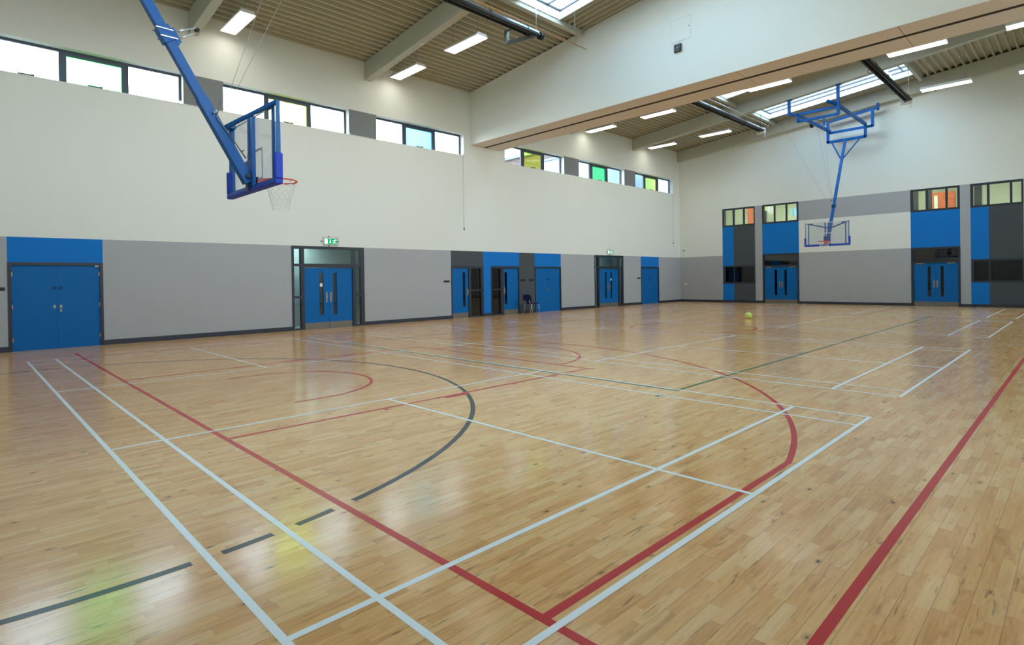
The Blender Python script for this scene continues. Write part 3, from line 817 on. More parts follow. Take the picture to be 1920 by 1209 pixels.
LIGHTS = [(-1.39, 4.78, 'lit ceiling light nearest the camera, right of the near hoop pole'),
          (-1.36, 10.48, 'lit ceiling light past the second beam, close to the left wall'),
          (1.76, 10.46, 'lit ceiling light in the near half beside the black heater tube'),
          (-1.42, 21.86, 'lit ceiling light just under the bulkhead edge, nearest the left wall'),
          (1.76, 21.74, 'second lit ceiling light from the left wall under the bulkhead edge'),
          (6.58, 21.60, 'lit ceiling light touching the bulkhead edge beside a skylight corner'),
          (11.20, 21.60, 'lit ceiling light under the bulkhead edge above the long far skylight'),
          (14.13, 21.80, 'lit ceiling light cut by the right picture edge, under the bulkhead'),
          (-1.30, 27.40, 'lit ceiling light in the far bay nearest the left wall'),
          (1.86, 27.12, 'lit ceiling light in the far bay below the left heater'),
          (11.21, 26.98, 'lit ceiling light hanging before the far wall, right of the right heater'),
          (14.08, 27.20, 'lit ceiling light cut by the right picture edge before the far wall')]
for x, y, lb in LIGHTS: ceiling_light(x, y, ZL, lb)
for x, y in ((1.76, 4.78), (11.2, 4.78), (14.1, 4.78), (6.6, 10.47), (11.2, 10.47), (14.1, 10.47)):  # unseen lights added so the near half is lit evenly
    ceiling_light(x, y, ZL, 'added unseen lit ceiling light of the near half, above the top edge of the picture')

# ------------------------------------------------------------------ radiant heaters and gas pipe
def heater(x, y0, y1, z, label, style):
    R = empty('radiant_heater', (x, y1, z), label, 'radiant heater', 'tube heaters hung under the roof')
    b = MB(); b.poly([(x, y0, z), (x, y1, z)], 0.055, 12)
    pass
    split_build(b, 'heater_tube', BLACKT, R)
    b = MB()
    hw = [(-0.12, -0.04), (-0.07, 0.075), (0.07, 0.075), (0.12, -0.04), (0.11, -0.04), (0.065, 0.065), (-0.065, 0.065), (-0.11, -0.04)]
    b.prism([(x + dx, y0, z + dz) for dx, dz in hw], (0, y1 - 0.12 - y0, 0)); b.build('reflector_hood', BLACKT if style == 'dark' else ALU, R)
    b = MB(); b.box(x - 0.135, x - 0.10, y0, y1 - 0.15, z - 0.09, z + 0.0); b.box(x + 0.105, x + 0.13, y0, y1 - 0.15, z - 0.075, z - 0.01); split_build(b, 'side_skirt', BLACKT, R)
    n = 4; step = (y1 - y0 - 1.2) / n
    b = MB()
    for i in range(n + 1):
        y = y0 + 0.6 + i * step
        b.poly([(x + 0.12*math.cos(t), y + 0.0, z - 0.02 + 0.14*math.sin(t)) for t in [2*PI*j/14 for j in range(14)]], 0.010, 5, closed=True)
        if style != 'lone': b.poly([(x - 0.12 + 0.11*math.cos(t), y + 0.25, z - 0.06 + 0.11*math.sin(t)) for t in [2*PI*j/14 for j in range(14)]], 0.010, 5, closed=True)
    split_build(b, 'hanging_bracket', BLACKT, R)
    for i in (0, n):
        y = y0 + 0.6 + i * step if i == 0 else y1 - 0.18
        b = MB(); b.poly([(x + 0.02, y, z + 0.07), (x + 0.02, y, zr(x))], 0.009, 6); b.build('suspension_rod', ALU, R)
    if style == 'lone':
        b = MB(); b.poly([(x, y1 - 0.02, z - 0.01), (x, y1 + 0.10, z - 0.02)], 0.10, 16); b.poly([(x, y1 + 0.10, z - 0.02), (x, y1 + 0.13, z - 0.02)], 0.06, 16); b.build('fan_box', BLACK, R)
        b = MB(); b.bar((x - 0.60, y1 - 0.80, z + 0.12), (x - 0.60, y1 - 0.80, z - 0.30), 0.10, 0.12); b.bar((x - 0.60, y1 - 0.80, z - 0.27), (x - 0.03, y1 - 0.20, z - 0.05), 0.08, 0.11)
        b.bar((x - 0.60, y1 - 0.80, z + 0.10), (x, y1 - 0.80, z + 0.06), 0.04, 0.05); b.build('flue_bend', GALV, R)
    else:
        b = MB(); b.box(x - 0.30, x + 0.08, y1 - 0.12, y1 + 0.12, z - 0.14, z + 0.12)
        b.bar((x + 0.03, y1 + 0.1, z + 0.10), (x + 0.03, y1 + 0.1, z - 0.34), 0.05, 0.03); b.build('burner_box', PLASTIC, R, bevel=0.01)
    return R
heater(3.74, 4.6, 11.70, ZL, 'black tube heater hung in the near half, beside the top skylight', 'lone')
heater(3.80, 20.0, 28.30, ZL, 'black tube heater with bright top, left of the far skylight', 'silver')
heater(9.86, 20.0, 28.00, ZL, 'dark tube heater crossing the long far skylight', 'dark')
po = empty('gas_pipe', (4.04, 13.5, 8.8), 'thin copper gas pipe running beside the near tube heater', 'gas pipe')
b = MB(); b.poly([(4.04, 4.5, 8.80), (4.04, 13.54, 8.80)], 0.016, 8); b.build('pipe', COPPER, po)
b = MB()
for y in (6.0, 11.35, 13.0): b.poly([(4.04, y, 8.80), (4.04, y, zr(4.04))], 0.006, 6)
split_build(b, 'drop_rod', GALV, po)
po = empty('gas_pipe', (4.10, 28.0, 8.95), 'thin gas pipe beside the left far heater', 'gas pipe')
b = MB(); b.poly([(4.10, 20.0, 8.95), (4.10, 28.2, 8.95), (4.02, 28.3, 8.9)], 0.016, 8); b.build('pipe', ALU, po)
b = MB()
for y in (22.3, 27.2): b.poly([(4.10, y, 8.95), (4.10, y, zr(4.1) - 0.01)], 0.006, 6)
split_build(b, 'drop_rod', GALV, po)

# ------------------------------------------------------------------ basketball hoops
def hoop(sgn, label):
    """built for the far end; sgn -1 mirrors it to the near end along y"""
    def Y(y): return y if sgn > 0 else flip(y)
    def p(x, y, z): return (x, Y(y), z)
    yb = 27.95                                   # glass front face
    R = empty('basketball_hoop', p(CX, yb, 2.9), label, 'basketball hoop', 'ceiling mounted basketball hoops')
    def bx(b, x0, x1, y0, y1, z0, z1, m=0):
        a, c = sorted((Y(y0), Y(y1))); b.box(x0, x1, a, c, z0, z1, m)
    B0, B1 = 2.90, 3.95
    # board: clear pane with painted border and target
    b = MB(); bx(b, CX - 0.90, CX + 0.90, yb, yb + 0.014, B0, B1)
    bd = b.build('backboard', G_BOARD, R)
    b = MB()
    def strip(x0, x1, z0, z1): bx(b, x0, x1, yb - 0.002, yb, z0, z1)
    t = 0.05
    strip(CX - 0.295, CX + 0.295, 3.42, 3.455); strip(CX - 0.295, CX + 0.295, 3.00, 3.035); strip(CX - 0.295, CX - 0.26, 3.035, 3.42); strip(CX + 0.26, CX + 0.295, 3.035, 3.42)
    strip(CX - 0.89, CX + 0.89, B1 - 0.03, B1); strip(CX - 0.89, CX - 0.86, B0, B1 - 0.03); strip(CX + 0.86, CX + 0.89, B0, B1 - 0.03)
    b.build('painted_target', TPAINT, bd)
    # steel frame behind it
    b = MB()
    for x in (CX - 0.765, CX + 0.765): bx(b, x - 0.020, x + 0.020, yb + 0.016, yb + 0.05, B0 + 0.02, B1 - 0.03)
    for x in (CX - 0.065, CX + 0.065): bx(b, x - 0.022, x + 0.022, yb + 0.016, yb + 0.066, B0 + 0.0, B1 - 0.02)
    for x in (CX - 0.895, CX + 0.895): bx(b, x - 0.010, x + 0.010, yb - 0.004, yb + 0.05, B0, B1 + 0.01)
    bx(b, CX - 0.895, CX + 0.895, yb + 0.016, yb + 0.06, B0, B0 + 0.04)
    bx(b, CX - 0.14, CX + 0.14, yb + 0.06, yb + 0.085, B0 + 0.02, B0 + 0.40)
    b.build('backboard_frame', HBLUE, R)
    b = MB()
    bx(b, CX - 0.94, CX + 0.94, yb - 0.02, yb + 0.085, B0 - 0.055, B0 + 0.015)
    for x in (-1, 1): bx(b, min(CX + x*0.875, CX + x*0.945), max(CX + x*0.875, CX + x*0.945), yb - 0.02, yb + 0.085, B0 + 0.015, B0 + 0.36)
    b.build('edge_padding', HPAD, R, bevel=0.018)
    # mast
    mx = lambda z: yb + 0.13 + 0.565 * (z - 3.05)
    b = MB(); b.bar(p(CX, mx(2.98), 2.98), p(CX, mx(4.05), 4.05), 0.125, 0.135); b.bar(p(CX, mx(4.0), 4.0), p(CX, mx(8.22), 8.22), 0.105, 0.115)
    b.build('mast', HBLUE, R)
    b = MB(); d = Vector((0, 0.565 * sgn, 1)).normalized()
    c0 = Vector(p(CX, mx(4.80), 4.80))
    b.bar(c0 - d*0.10, c0 + d*0.10, 0.145, 0.155)
    q = Vector(p(0, -0.06, 0)) - Vector(p(0, 0, 0))
    for e in (-0.055, 0.055):
        for sx in (-0.085, 0.085): b.bar(c0 + d*e + Vector((sx, -0.10, 0)), c0 + d*e + Vector((sx, 0.10, 0)), 0.011, 0.011, 1)
    for sx in (-1, 1): b.bar(c0 - d*0.10 + q*1.7 + Vector((sx*0.05, 0, 0)), c0 + d*0.10 + q*1.7 + Vector((sx*0.05, 0, 0)), 0.012, 0.07)
    b.build('mast_clamp', [HBLUE, CHROME], R)
    b = MB()
    for e in (-0.05, 0.05):
        a0 = c0 + q*1.4 + d*e; a1 = c0 + Vector((0, 0, 0.17 + e*0.6)) + q*6.2
        b.poly([a0, a1], 0.008, 6)
        b.poly([a0.lerp(a1, 0.25), a0.lerp(a1, 0.62)], 0.014, 8)
    split_build(b, 'turnbuckle', ALU, R)
    b = MB(); b.poly([c0 + Vector((0, 0, 0.15)) + q*6.0, c0 + Vector((0, 0, 0.19)) + q*6.7], 0.024, 8); b.build('turnbuckle_end', BLACK, R)
    b = MB()
    hub = p(CX, mx(3.68) - 0.04, 3.68)
    for x in (-1, 1): b.bar(hub, p(CX + x*0.88, yb + 0.045, B1 - 0.015), 0.035, 0.05)
    for x in (-1, 1): b.bar(p(CX + x*0.60, yb + 0.06, B1 - 0.05), p(CX + x*0.80, yb + 0.06, B1 - 0.05), 0.04, 0.05)
    split_build(b, 'arm', HBLUE, R)
    b = MB(); b.bar(p(CX, mx(3.02), 3.0), p(CX, yb + 0.08, 3.02), 0.07, 0.07); b.poly([p(CX - 0.10, yb + 0.12, 3.06), p(CX + 0.10, yb + 0.12, 3.06)], 0.03, 10); b.bar(p(CX, yb + 0.09, 3.05), p(CX, yb + 0.09, 2.86), 0.05, 0.05)
    b.build('hinge', FRAME, R)
    # adjusting screw along the mast
    b = MB(); b.poly([p(CX + 0.09, mx(3.95) - 0.16, 4.05), p(CX + 0.09, mx(3.85) - 0.05, 3.82), p(CX + 0.09, mx(3.3) - 0.12, 3.30)], 0.009, 6); b.poly([p(CX + 0.03, mx(3.4) - 0.13, 3.40), p(CX + 0.15, mx(3.4) - 0.13, 3.40)], 0.008, 6)
    b.poly([p(CX - 0.12, mx(3.86) - 0.02, 3.87), p(CX + 0.12, mx(3.86) - 0.02, 3.87)], 0.014, 6)
    b.build('adjusting_screw', GALV, R)
    # rim
    b = MB(); rc = yb - 0.375
    b.poly([p(CX + 0.232*math.cos(t), rc + 0.232*math.sin(t), 3.05) for t in [2*PI*i/36 for i in range(36)]], 0.010, 8, closed=True)
    bx(b, CX - 0.10, CX + 0.10, yb - 0.012, yb, 2.96, 3.06); bx(b, CX - 0.10, CX + 0.10, yb - 0.15, yb, 3.04, 3.05)
    for x in (-0.09, 0.09): b.prism([p(CX + x - 0.004, yb - 0.005, 2.94), p(CX + x - 0.004, yb - 0.005, 3.04), p(CX + x - 0.004, yb - 0.17, 3.04)], (0.008, 0, 0))
    for i in range(12):
        t = 2*PI*(i + 0.5)/12; b.poly([p(CX + 0.232*math.cos(t), rc + 0.232*math.sin(t), 3.045), p(CX + 0.222*math.cos(t), rc + 0.222*math.sin(t), 3.022)], 0.006, 5)
    b.build('rim', REDSTEEL, R)
    b = MB(); rows = 7
    def npt(k, j):
        f = j / rows; rad = 0.226 - 0.115 * (f ** 0.8) + (0.01 if j == rows else 0)
        t = 2*PI*(k + 0.5 * (j % 2)) / 12
        return p(CX + rad*math.cos(t), rc + rad*math.sin(t), 3.03 - 0.42 * f)
    for k_ in range(12):
        b.poly([npt(k_, j) for j in range(rows + 1)], 0.0032, 4)
        b.poly([npt(k_ - (j % 2), j) for j in range(rows + 1)], 0.0032, 4)
    b.build('net', NETC, R)
    # ceiling frame
    S = 0.11
    xl, xr = 5.98, 7.60
    hz = 8.45
    b = MB()
    for x in (5.68, 7.65):
        zb = zr(x) - 0.62
        b.bar(p(x, 26.40, zb), p(x, 26.40, 8.75 if x < 6 else 8.40), S, S)
        bx(b, x - 0.11, x + 0.11, 26.29, 26.53, zb - 0.02, zb)
    split_build(b, 'hanger', HBLUE, R)
    b = MB()
    b.bar(p(5.68, 26.40, 8.82), p(6.05, 26.55, 8.72), S, S)
    b.bar(p(xl + 0.03, 26.45, 8.74), p(xr, 26.45, 8.74), S, S); b.bar(p(xl + 0.06, 26.45, 8.42), p(xr + 0.05, 26.45, 8.42), S, S)
    b.bar(p(xl + 0.06, 26.45, 8.74), p(xl + 0.06, 26.45, 8.38), S, S)
    b.bar(p(7.30, 26.10, 8.98), p(7.62, 26.42, 8.84), S, S)
    b.build('front_frame', HBLUE, R)
    b = MB(); b.bar(p(xl + 0.0, 26.45, 8.74), p(xl + 0.06, 30.95, 8.74), S, 0.12); b.bar(p(xr + 0.06, 26.45, 8.76), p(xr - 0.02, 30.95, 8.80), S, 0.12)
    split_build(b, 'long_rail', HBLUE, R)
    b = MB()
    b.bar(p(5.85, 31.12, zr(5.85) - 0.84), p(8.05, 31.12, zr(8.05) - 0.80), S, S)
    b.bar(p(xl + 0.02, 31.05, 8.68), p(7.86, 31.05, 8.68), S, S)
    b.bar(p(7.86, 31.05, zr(7.86) - 0.82), p(7.86, 31.05, 8.64), S, S)
    for x in (5.72, 8.06): b.bar(p(x, 31.16, zr(x) - 0.92), p(x, 31.16, zr(x) - 0.58), 0.10, 0.10)
    b.build('rear_frame', HBLUE, R)
    b = MB()
    yq = mx(8.2)
    b.bar(p(xl - 0.04, yq, 9.18), p(xl - 0.04, yq, 8.17), S, S); b.bar(p(xr - 0.03, yq, 8.86), p(xr - 0.03, yq, 8.17), S, S)
    b.bar(p(xl - 0.07, yq, 8.21), p(xr, yq, 8.21), S, 0.12)
    b.build('mast_head', HBLUE, R)
    b = MB()
    for x in (6.10, 7.36): b.bar(p(x, yq, 8.20), p(CX + (0.04 if x > CX else -0.04), mx(7.18), 7.18), 0.045, 0.045)
    split_build(b, 'brace', HBLUE, R)
    xp = 5.86
    b = MB(); b.poly([p(xp - 0.05, 28.82, 8.74), p(xp + 0.05, 28.82, 8.74)], 0.15, 14); b.build('pulley', BLACK, R)
    b = MB()
    for d_ in (-0.06, 0.058): b.prism([p(xp + d_, 28.92, 8.84), p(xp + d_, 28.82, 8.64), p(xp + d_, 28.72, 8.84), p(xp + d_, 28.76, 8.86), p(xp + d_, 28.82, 8.74), p(xp + d_, 28.88, 8.86)], (0.004, 0, 0))
    split_build(b, 'pulley_mark', PLASTIC, R)
    b = MB(); b.poly([p(5.86, 28.0, 8.86), p(6.6, 29.4, 8.86)], 0.03, 8); b.build('winch_rod', GALV, R)
    b = MB()
    if sgn > 0:
        b.poly([p(CX - 0.02, mx(4.75) - 0.06, 4.75), p(CX - 0.02, 26.5, 8.74)], 0.0035, 5); b.poly([p(CX + 0.02, mx(4.7) - 0.05, 4.7), p(CX + 0.03, 27.3, 8.74)], 0.0035, 5)
        b.poly([p(CX - 0.05, mx(4.6), 4.6), p(4.9, 26.4, zr(4.9) - 0.62)], 0.003, 5)
    else:
        b.poly([p(CX, 28.38, 3.92), p(CX, 26.80, 8.74)], 0.0035, 5); b.poly([p(CX + 0.02, 28.35, 3.92), p(CX + 0.02, 26.17, 8.74)], 0.0035, 5)
    split_build(b, 'lift_cable', CABLE, R)
    return R
hoop(1, 'far basketball hoop in front of the far end wall')
hoop(-1, 'near basketball hoop seen from behind on a sloping blue pole')

# ------------------------------------------------------------------ small things on the walls
def exit_sign(u0, z0, label):
    W = WL; R = empty('exit_sign', W.pt(u0, z0, 0), label, 'exit sign', 'lit green exit signs')
    w_, h_ = 0.47, 0.205
    W.one('sign_housing', PLASTIC, R, u0, u0 + w_, z0, z0 + h_, 0.0, 0.05)
    W.one('sign_face', SIGNG, R, u0 + 0.012, u0 + w_ - 0.012, z0 + 0.012, z0 + h_ - 0.012, 0.05, 0.054)
    b = MB()
    def pl(pts): b.prism([W.pt(u0 + a, z0 + c, 0.054) for a, c in pts], (0.003, 0, 0))
    pl([(0.02, 0.025), (0.125, 0.025), (0.125, 0.18), (0.02, 0.18)])                                    # doorway
    pl([(0.205, 0.17), (0.235, 0.17), (0.235, 0.085), (0.26, 0.085), (0.22, 0.03), (0.18, 0.085), (0.205, 0.085)])   # arrow
    hc = (0.395, 0.162); pl([(hc[0] + 0.016*math.cos(t), hc[1] + 0.016*math.sin(t)) for t in [2*PI*i/10 for i in range(10)]])   # runner
    pl([(0.365, 0.15), (0.395, 0.145), (0.38, 0.085), (0.345, 0.09)]); pl([(0.365, 0.15), (0.36, 0.135), (0.325, 0.125), (0.305, 0.105), (0.297, 0.115), (0.318, 0.14)])
    pl([(0.39, 0.145), (0.40, 0.13), (0.425, 0.12), (0.44, 0.135), (0.432, 0.142), (0.42, 0.133)])
    pl([(0.345, 0.09), (0.365, 0.088), (0.335, 0.055), (0.335, 0.022), (0.318, 0.022), (0.318, 0.06)]); pl([(0.36, 0.09), (0.382, 0.088), (0.405, 0.06), (0.44, 0.055), (0.44, 0.042), (0.395, 0.045)])
    b.build('pictogram', SIGNW, R)
    b = MB(); g = 0.03
    for a in (-g, w_ + g): b.poly([W.pt(u0 + a, z0 - g, 0.0), W.pt(u0 + a, z0 - g, 0.07), W.pt(u0 + a, z0 + h_ + g, 0.07), W.pt(u0 + a, z0 + h_ + g, 0.0)], 0.004, 6)
    for c in (-g, h_ + g): b.poly([W.pt(u0 - g, z0 + c, 0.07), W.pt(u0 + w_ + g, z0 + c, 0.07)], 0.004, 6)
    for a, c in ((-0.07, h_/2), (w_ + 0.05, h_/2), (w_*0.42, h_ + 0.06), (w_*0.42, -0.045)): b.box(LW, LW + 0.03, u0 + a - 0.018, u0 + a + 0.018, z0 + c - 0.018, z0 + c + 0.018)
    b.build('wire_guard', GALV, R)
exit_sign(7.80, 2.785, 'lit green exit sign above the nearer glazed double doors')
exit_sign(23.77, 2.785, 'lit green exit sign above the farther glazed double doors')
SIGNS = [(-0.50, -0.19, 'black name plate left of the nearest blue store door'), (12.83, 13.125, 'black name plate on the grey wall left of the dark grey panel'),
         (17.19, 17.485, 'left one of two black name plates above the navy chair'), (17.75, 18.045, 'right one of two black name plates above the navy chair'), (26.64, 26.93, 'black name plate left of the far corner store door')]
for a, c, lb in SIGNS:
    R = empty('name_plate', WL.pt((a + c)/2, 1.445, 0), lb, 'name plate', 'black door name plates')
    WL.one('plate', BLACK, R, a, c, 1.445, 1.525, -0.004, 0.012)
for u, z0, lb in ((13.92, 3.62, 'thin window winder rod hanging below the blue paned window'), (30.66, 3.60, 'thin window winder rod hanging near the far left corner')):
    R = empty('winder_rod', WL.pt(u, z0, 0.02), lb, 'winder rod', 'window winder rods')
    WL.tube('rod', ALU, R, [(u, z0, 0.005), (u, WZ0 + 0.02, 0.005)], 0.008, 6)
    WL.one('crank_handle', GALV, R, u - 0.015, u + 0.015, z0 - 0.06, z0 + 0.02, -0.004, 0.04)
    WL.one('rod_bracket', PLASTIC, R, u - 0.03, u + 0.03, WZ0 - 0.02, WZ0 + 0.05, 0.0, 0.04)
for (a, c, lb) in ((3.60, 4.70, 'thin winder conduit under the near grey window pier'), (8.78, 9.90, 'thin winder conduit under the second grey window pier')):
    R = empty('winder_conduit', WL.pt(a, WZ0, 0.0), lb, 'conduit', 'winder conduits under the piers')
    WL.tube('conduit', PLASTIC, R, [(a, WZ0 + 0.02, 0.008), (a + 0.1, WZ0 - 0.015, 0.008), (c, WZ0 - 0.015, 0.008)], 0.012, 6)
    WL.one('gear_box', ALU, R, a - 0.04, a + 0.04, WZ0 - 0.03, WZ0 + 0.05, -0.004, 0.05)
R = empty('wall_socket', WF.pt(-2.15, 1.04, 0), 'small white double socket on the grey far wall near the corner', 'wall socket')
WF.one('socket_plate', PLASTIC, R, -2.24, -2.08, 1.04, 1.12, 0.0, 0.03, bevel=0.006)
R = empty('wall_sensor', WF.pt(-2.25, 3.1, 0), 'small grey sensor on the white far wall near the corner', 'wall sensor')
WF.one('sensor_body', GALV, R, -2.29, -2.21, 3.09, 3.19, 0.0, 0.05, bevel=0.01)
R = empty('beam_camera', (0.62, 9.43, 8.80), 'small white sensor on the lower edge of the second roof beam', 'sensor')
b = MB(); b.poly([(0.74, 9.57, zr(0.74) - 0.62), (0.74, 9.57, zr(0.74) - 0.68)], 0.05, 12); b.build('sensor_body', PLASTIC, R)

# ------------------------------------------------------------------ ball and chair
bpy.ops.mesh.primitive_uv_sphere_add(segments=32, ring_count=20, radius=0.118, location=(6.636, 19.37, 0.118))
ball = bpy.context.object; ball.name = 'ball'; ball.data.materials.append(BALLY)
for p_ in ball.data.polygons: p_.use_smooth = True
tag(ball, 'pale yellow green ball resting alone on the far half of the floor', 'ball')
sm = MB()
for rot in ((0,0,1), (1,0,0), (0.3,1,0.2)):
    a = Vector(rot).normalized(); u_ = a.orthogonal().normalized(); v_ = a.cross(u_)
    sm.poly([Vector((6.636, 19.37, 0.118)) + (u_*math.cos(t) + v_*math.sin(t))*0.1172 for t in [2*PI*i/40 for i in range(40)]], 0.0022, 5, closed=True)
sm.build('ball_seam', mat('olive_seam', rgb(140,150,70), 0.6), ball)

def rounded(b, cx, cy, cz, sx, sy, sz, r, axis, n=6, m=0):
    """slab with rounded corners, thickness along axis"""
    pts = []
    hx, hy = sx/2 - r, sy/2 - r
    for (ix, iy, a0) in ((1,1,0),(-1,1,90),(-1,-1,180),(1,-1,270)):
        for i in range(n + 1):
            t = math.radians(a0 + 90*i/n); pts.append((ix*hx + r*math.cos(t), iy*hy + r*math.sin(t)))
    return pts
ch = empty('stacking_chair', (-2.0, 17.38, 0), 'navy upholstered chair with chrome legs beside the blue store door', 'chair')
ch_x0, ch_x1 = -2.22, -1.79
def seat_mesh():
    b = MB(); pts = rounded(None, 0, 0, 0, 0.47, 0.46, 0, 0.09, 'z')
    b.prism([(-2.0 + a, 17.39 + c, 0.43) for a, c in pts], (0, 0, 0.06)); return b
seat_mesh().build('seat', NAVY, ch, bevel=0.015)
b = MB(); pts = rounded(None, 0, 0, 0, 0.48, 0.34, 0, 0.11, 'y')
tilt = -0.22
b.prism([(-2.0 + a, 17.10 + tilt*(c + 0.17) - 0.02, 0.68 + c) for a, c in pts], (0, 0.055, 0.01)); b.build('backrest', NAVY, ch, bevel=0.015)
for x in (-1.98 - 0.22, -1.98 + 0.19):
    b = MB(); b.poly([(x, 17.03, 0.0), (x, 17.13, 0.42), (x, 17.16, 0.44), (x, 17.60, 0.43)], 0.012, 8); b.build('leg', CHROME, ch)
    b = MB(); b.poly([(x, 17.64, 0.0), (x, 17.57, 0.43)], 0.012, 8); b.build('leg', CHROME, ch)
b = MB()
for x in (-2.13, -1.86): b.poly([(x, 17.22, 0.425), (x, 17.14, 0.43), (x, 17.08, 0.52), (x, 17.05, 0.62)], 0.012, 8)
b.poly([(-2.20, 17.16, 0.42), (-1.79, 17.16, 0.42)], 0.010, 8); b.build('back_support', CHROME, ch)

# small crumpled white scraps on the far floor
for x, y, lb in ((9.62, 30.4, 'small white scrap on the floor before the right far doors'), (4.75, 30.9, 'small white scrap on the floor near the left far doors')):
    b = MB(); R_ = 0.035
    vs = [(x + R_*math.cos(t)*random.uniform(0.7,1.2), y + R_*math.sin(t)*random.uniform(0.7,1.2)) for t in [2*PI*i/8 for i in range(8)]]
    b.prism([(a, c, 0.002) for a, c in vs], (0.004, 0.002, 0.018))
    o = b.build('paper_scrap', PLASTIC); tag(o, lb, 'paper scrap')

# ------------------------------------------------------------------ outdoors
b = MB(); b.box(-80, LW - 6.0, -60, 90, -0.4, -0.2); o = b.build('ground', GROUNDM); tag(o, 'ground outside the left wall', 'ground', kind='structure')
b = MB(); b.box(RW + 0.6, 110, -80, 110, -0.4, -0.2); o = b.build('ground', GROUNDM); tag(o, 'ground outside the right wall', 'ground', kind='structure')
bl = empty('neighbour_building', (-14, 27.5, 0), 'brick building outside, seen through the high windows past the bulkhead', 'building')
b = MB(); b.box(-26, -7.9, 27.5, 38, -0.2, 10.0); b.build('brick_wall', BRICK, bl)
b = MB(); b.box(-26.2, -7.7, 27.35, 38.2, 10.0, 10.16); b.build('roof_edge', COPING, bl)
b = MB(); b.box(-8.96, -4.35, 26.2, 34, -0.2, 9.0); b.build('rendered_block', RENDERW, bl)
b = MB(); b.box(-9.05, -4.30, 26.1, 34.1, 9.0, 9.14); b.build('block_coping', COPING, bl)

# ------------------------------------------------------------------ light
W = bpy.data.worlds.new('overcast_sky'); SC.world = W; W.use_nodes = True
nt = W.node_tree; nt.nodes.clear()
out = nt.nodes.new('ShaderNodeOutputWorld'); bg = nt.nodes.new('ShaderNodeBackground')
tc = nt.nodes.new('ShaderNodeTexCoord')
dt = nt.nodes.new('ShaderNodeVectorMath'); dt.operation = 'DOT_PRODUCT'
_az, _el = math.radians(-15), math.radians(25)
dt.inputs[1].default_value = (-math.cos(_az)*math.cos(_el), math.sin(_az)*math.cos(_el), math.sin(_el))
nt.links.new(tc.outputs['Generated'], dt.inputs[0])
rp = nt.nodes.new('ShaderNodeFloatCurve'); cv = rp.mapping.curves[0]
pts_ = [(0.0, 0.05), (0.28, 0.055), (0.48, 0.085), (0.63, 0.25), (0.78, 0.55), (1.0, 1.0)]
while len(cv.points) < len(pts_): cv.points.new(0.5, 0.5)
for p_, q_ in zip(cv.points, pts_): p_.location = q_; p_.handle_type = 'VECTOR'
rp.mapping.update()
nt.links.new(dt.outputs['Value'], rp.inputs['Value'])
glow = nt.nodes.new('ShaderNodeMath'); glow.operation = 'MULTIPLY'; glow.inputs[1].default_value = 18.0
nt.links.new(rp.outputs[0], glow.inputs[0])
sz = nt.nodes.new('ShaderNodeSeparateXYZ'); nt.links.new(tc.outputs['Generated'], sz.inputs[0])
zen = nt.nodes.new('ShaderNodeMapRange'); zen.interpolation_type = 'SMOOTHSTEP'
zen.inputs['From Min'].default_value = 0.30; zen.inputs['From Max'].default_value = 0.9
zen.inputs['To Min'].default_value = 1.0; zen.inputs['To Max'].default_value = 3.5
nt.links.new(sz.outputs['Z'], zen.inputs['Value'])
mxn = nt.nodes.new('ShaderNodeMath'); mxn.operation = 'MAXIMUM'
nt.links.new(glow.outputs[0], mxn.inputs[0]); nt.links.new(zen.outputs[0], mxn.inputs[1])
skc = nt.nodes.new('ShaderNodeMix'); skc.data_type = 'RGBA'
skc.inputs['A'].default_value = (0.86, 0.96, 1.0, 1); skc.inputs['B'].default_value = (0.34, 0.67, 1.0, 1)
zc = nt.nodes.new('ShaderNodeMapRange'); zc.inputs['From Min'].default_value = 0.25; zc.inputs['From Max'].default_value = 0.8
nt.links.new(sz.outputs['Z'], zc.inputs['Value']); nt.links.new(zc.outputs[0], skc.inputs['Factor'])
nt.links.new(skc.outputs['Result'], bg.inputs['Color'])
# sky brightened on the unseen right side to light the left wall
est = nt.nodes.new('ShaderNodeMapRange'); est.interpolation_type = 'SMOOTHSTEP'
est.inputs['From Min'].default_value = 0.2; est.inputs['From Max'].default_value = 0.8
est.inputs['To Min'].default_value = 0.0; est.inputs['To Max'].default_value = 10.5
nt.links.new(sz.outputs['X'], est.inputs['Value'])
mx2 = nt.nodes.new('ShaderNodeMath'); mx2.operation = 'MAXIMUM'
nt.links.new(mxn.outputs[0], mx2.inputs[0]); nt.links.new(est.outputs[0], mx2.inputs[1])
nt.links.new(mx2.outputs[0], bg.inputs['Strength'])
nt.links.new(bg.outputs[0], out.inputs[0])
def portal(name, loc, normal, sx, sy):
    l = bpy.data.lights.new(name, 'AREA'); l.shape = 'RECTANGLE'; l.size = sx; l.size_y = sy; l.cycles.is_portal = True
    o = bpy.data.objects.new(name, l); COL.objects.link(o); o.location = loc
    o.rotation_euler = Vector(normal).to_track_quat('-Z', 'Y').to_euler()
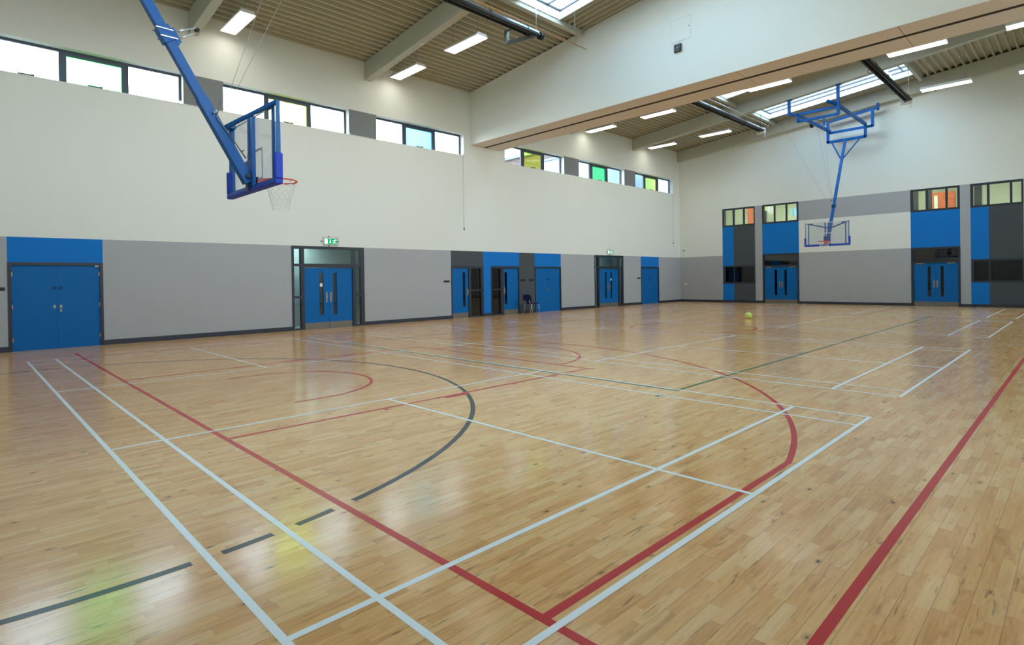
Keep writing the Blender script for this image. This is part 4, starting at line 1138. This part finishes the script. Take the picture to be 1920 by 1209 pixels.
for a, c in LWIN:
    o = portal('window_portal', (LW - 0.36, (a + c)/2, (WZ0 + WZ1)/2), (1, 0, 0), c - a, WZ1 - WZ0)
    o = bpy.context.collection.objects[-1]
    o.rotation_euler = Matrix(((0,0,-1),(1,0,0),(0,-1,0))).transposed().to_euler() if False else (PI/2, 0, -PI/2)
for a, c in RWIN_ADDED:
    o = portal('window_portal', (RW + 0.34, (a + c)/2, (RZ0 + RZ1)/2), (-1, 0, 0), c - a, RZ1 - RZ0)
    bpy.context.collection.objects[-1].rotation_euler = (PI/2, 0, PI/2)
for a, c in SKY:
    xm = (SKX0 + SKX1)/2
    portal('skylight_portal', (xm, (a + c)/2, zr(xm) + 0.31), (0, 0, -1), SKX1 - SKX0, c - a)

# ------------------------------------------------------------------ camera
cam = bpy.data.cameras.new('camera'); co = bpy.data.objects.new('camera', cam); COL.objects.link(co)
yaw, pitch, roll = 0.8093, -0.0052, -0.015
f = Vector((-math.sin(yaw)*math.cos(pitch), math.cos(yaw)*math.cos(pitch), math.sin(pitch)))
r0 = Vector((math.cos(yaw), math.sin(yaw), 0)); u0 = r0.cross(f)
rx = r0*math.cos(roll) + u0*math.sin(roll); ux = -r0*math.sin(roll) + u0*math.cos(roll)
M = Matrix((rx, ux, -f)).transposed().to_4x4(); M.translation = Vector((15.0117, -0.9699, 1.537))
co.matrix_world = M
cam.sensor_width = 36.0; cam.sensor_fit = 'HORIZONTAL'; cam.lens = 36.0 * 1058.16 / 1920
cam.shift_x = (960 - 931.7255) / 1920; cam.shift_y = (529.1788 - 604.5) / 1920
cam.clip_start = 0.05; cam.clip_end = 400
SC.camera = co

SC.view_settings.view_transform = 'Standard'; SC.view_settings.look = 'None'; SC.view_settings.gamma = 1.0
SC.view_settings.use_curve_mapping = False
SC.view_settings.exposure = 0.33
cy = SC.cycles
cy.use_denoising = True
try: cy.denoiser = 'OPENIMAGEDENOISE'
except Exception: pass
cy.max_bounces = 8; cy.diffuse_bounces = 5; cy.glossy_bounces = 4; cy.transparent_max_bounces = 12
cy.caustics_reflective = False; cy.caustics_refractive = False
cy.sample_clamp_indirect = 8.0
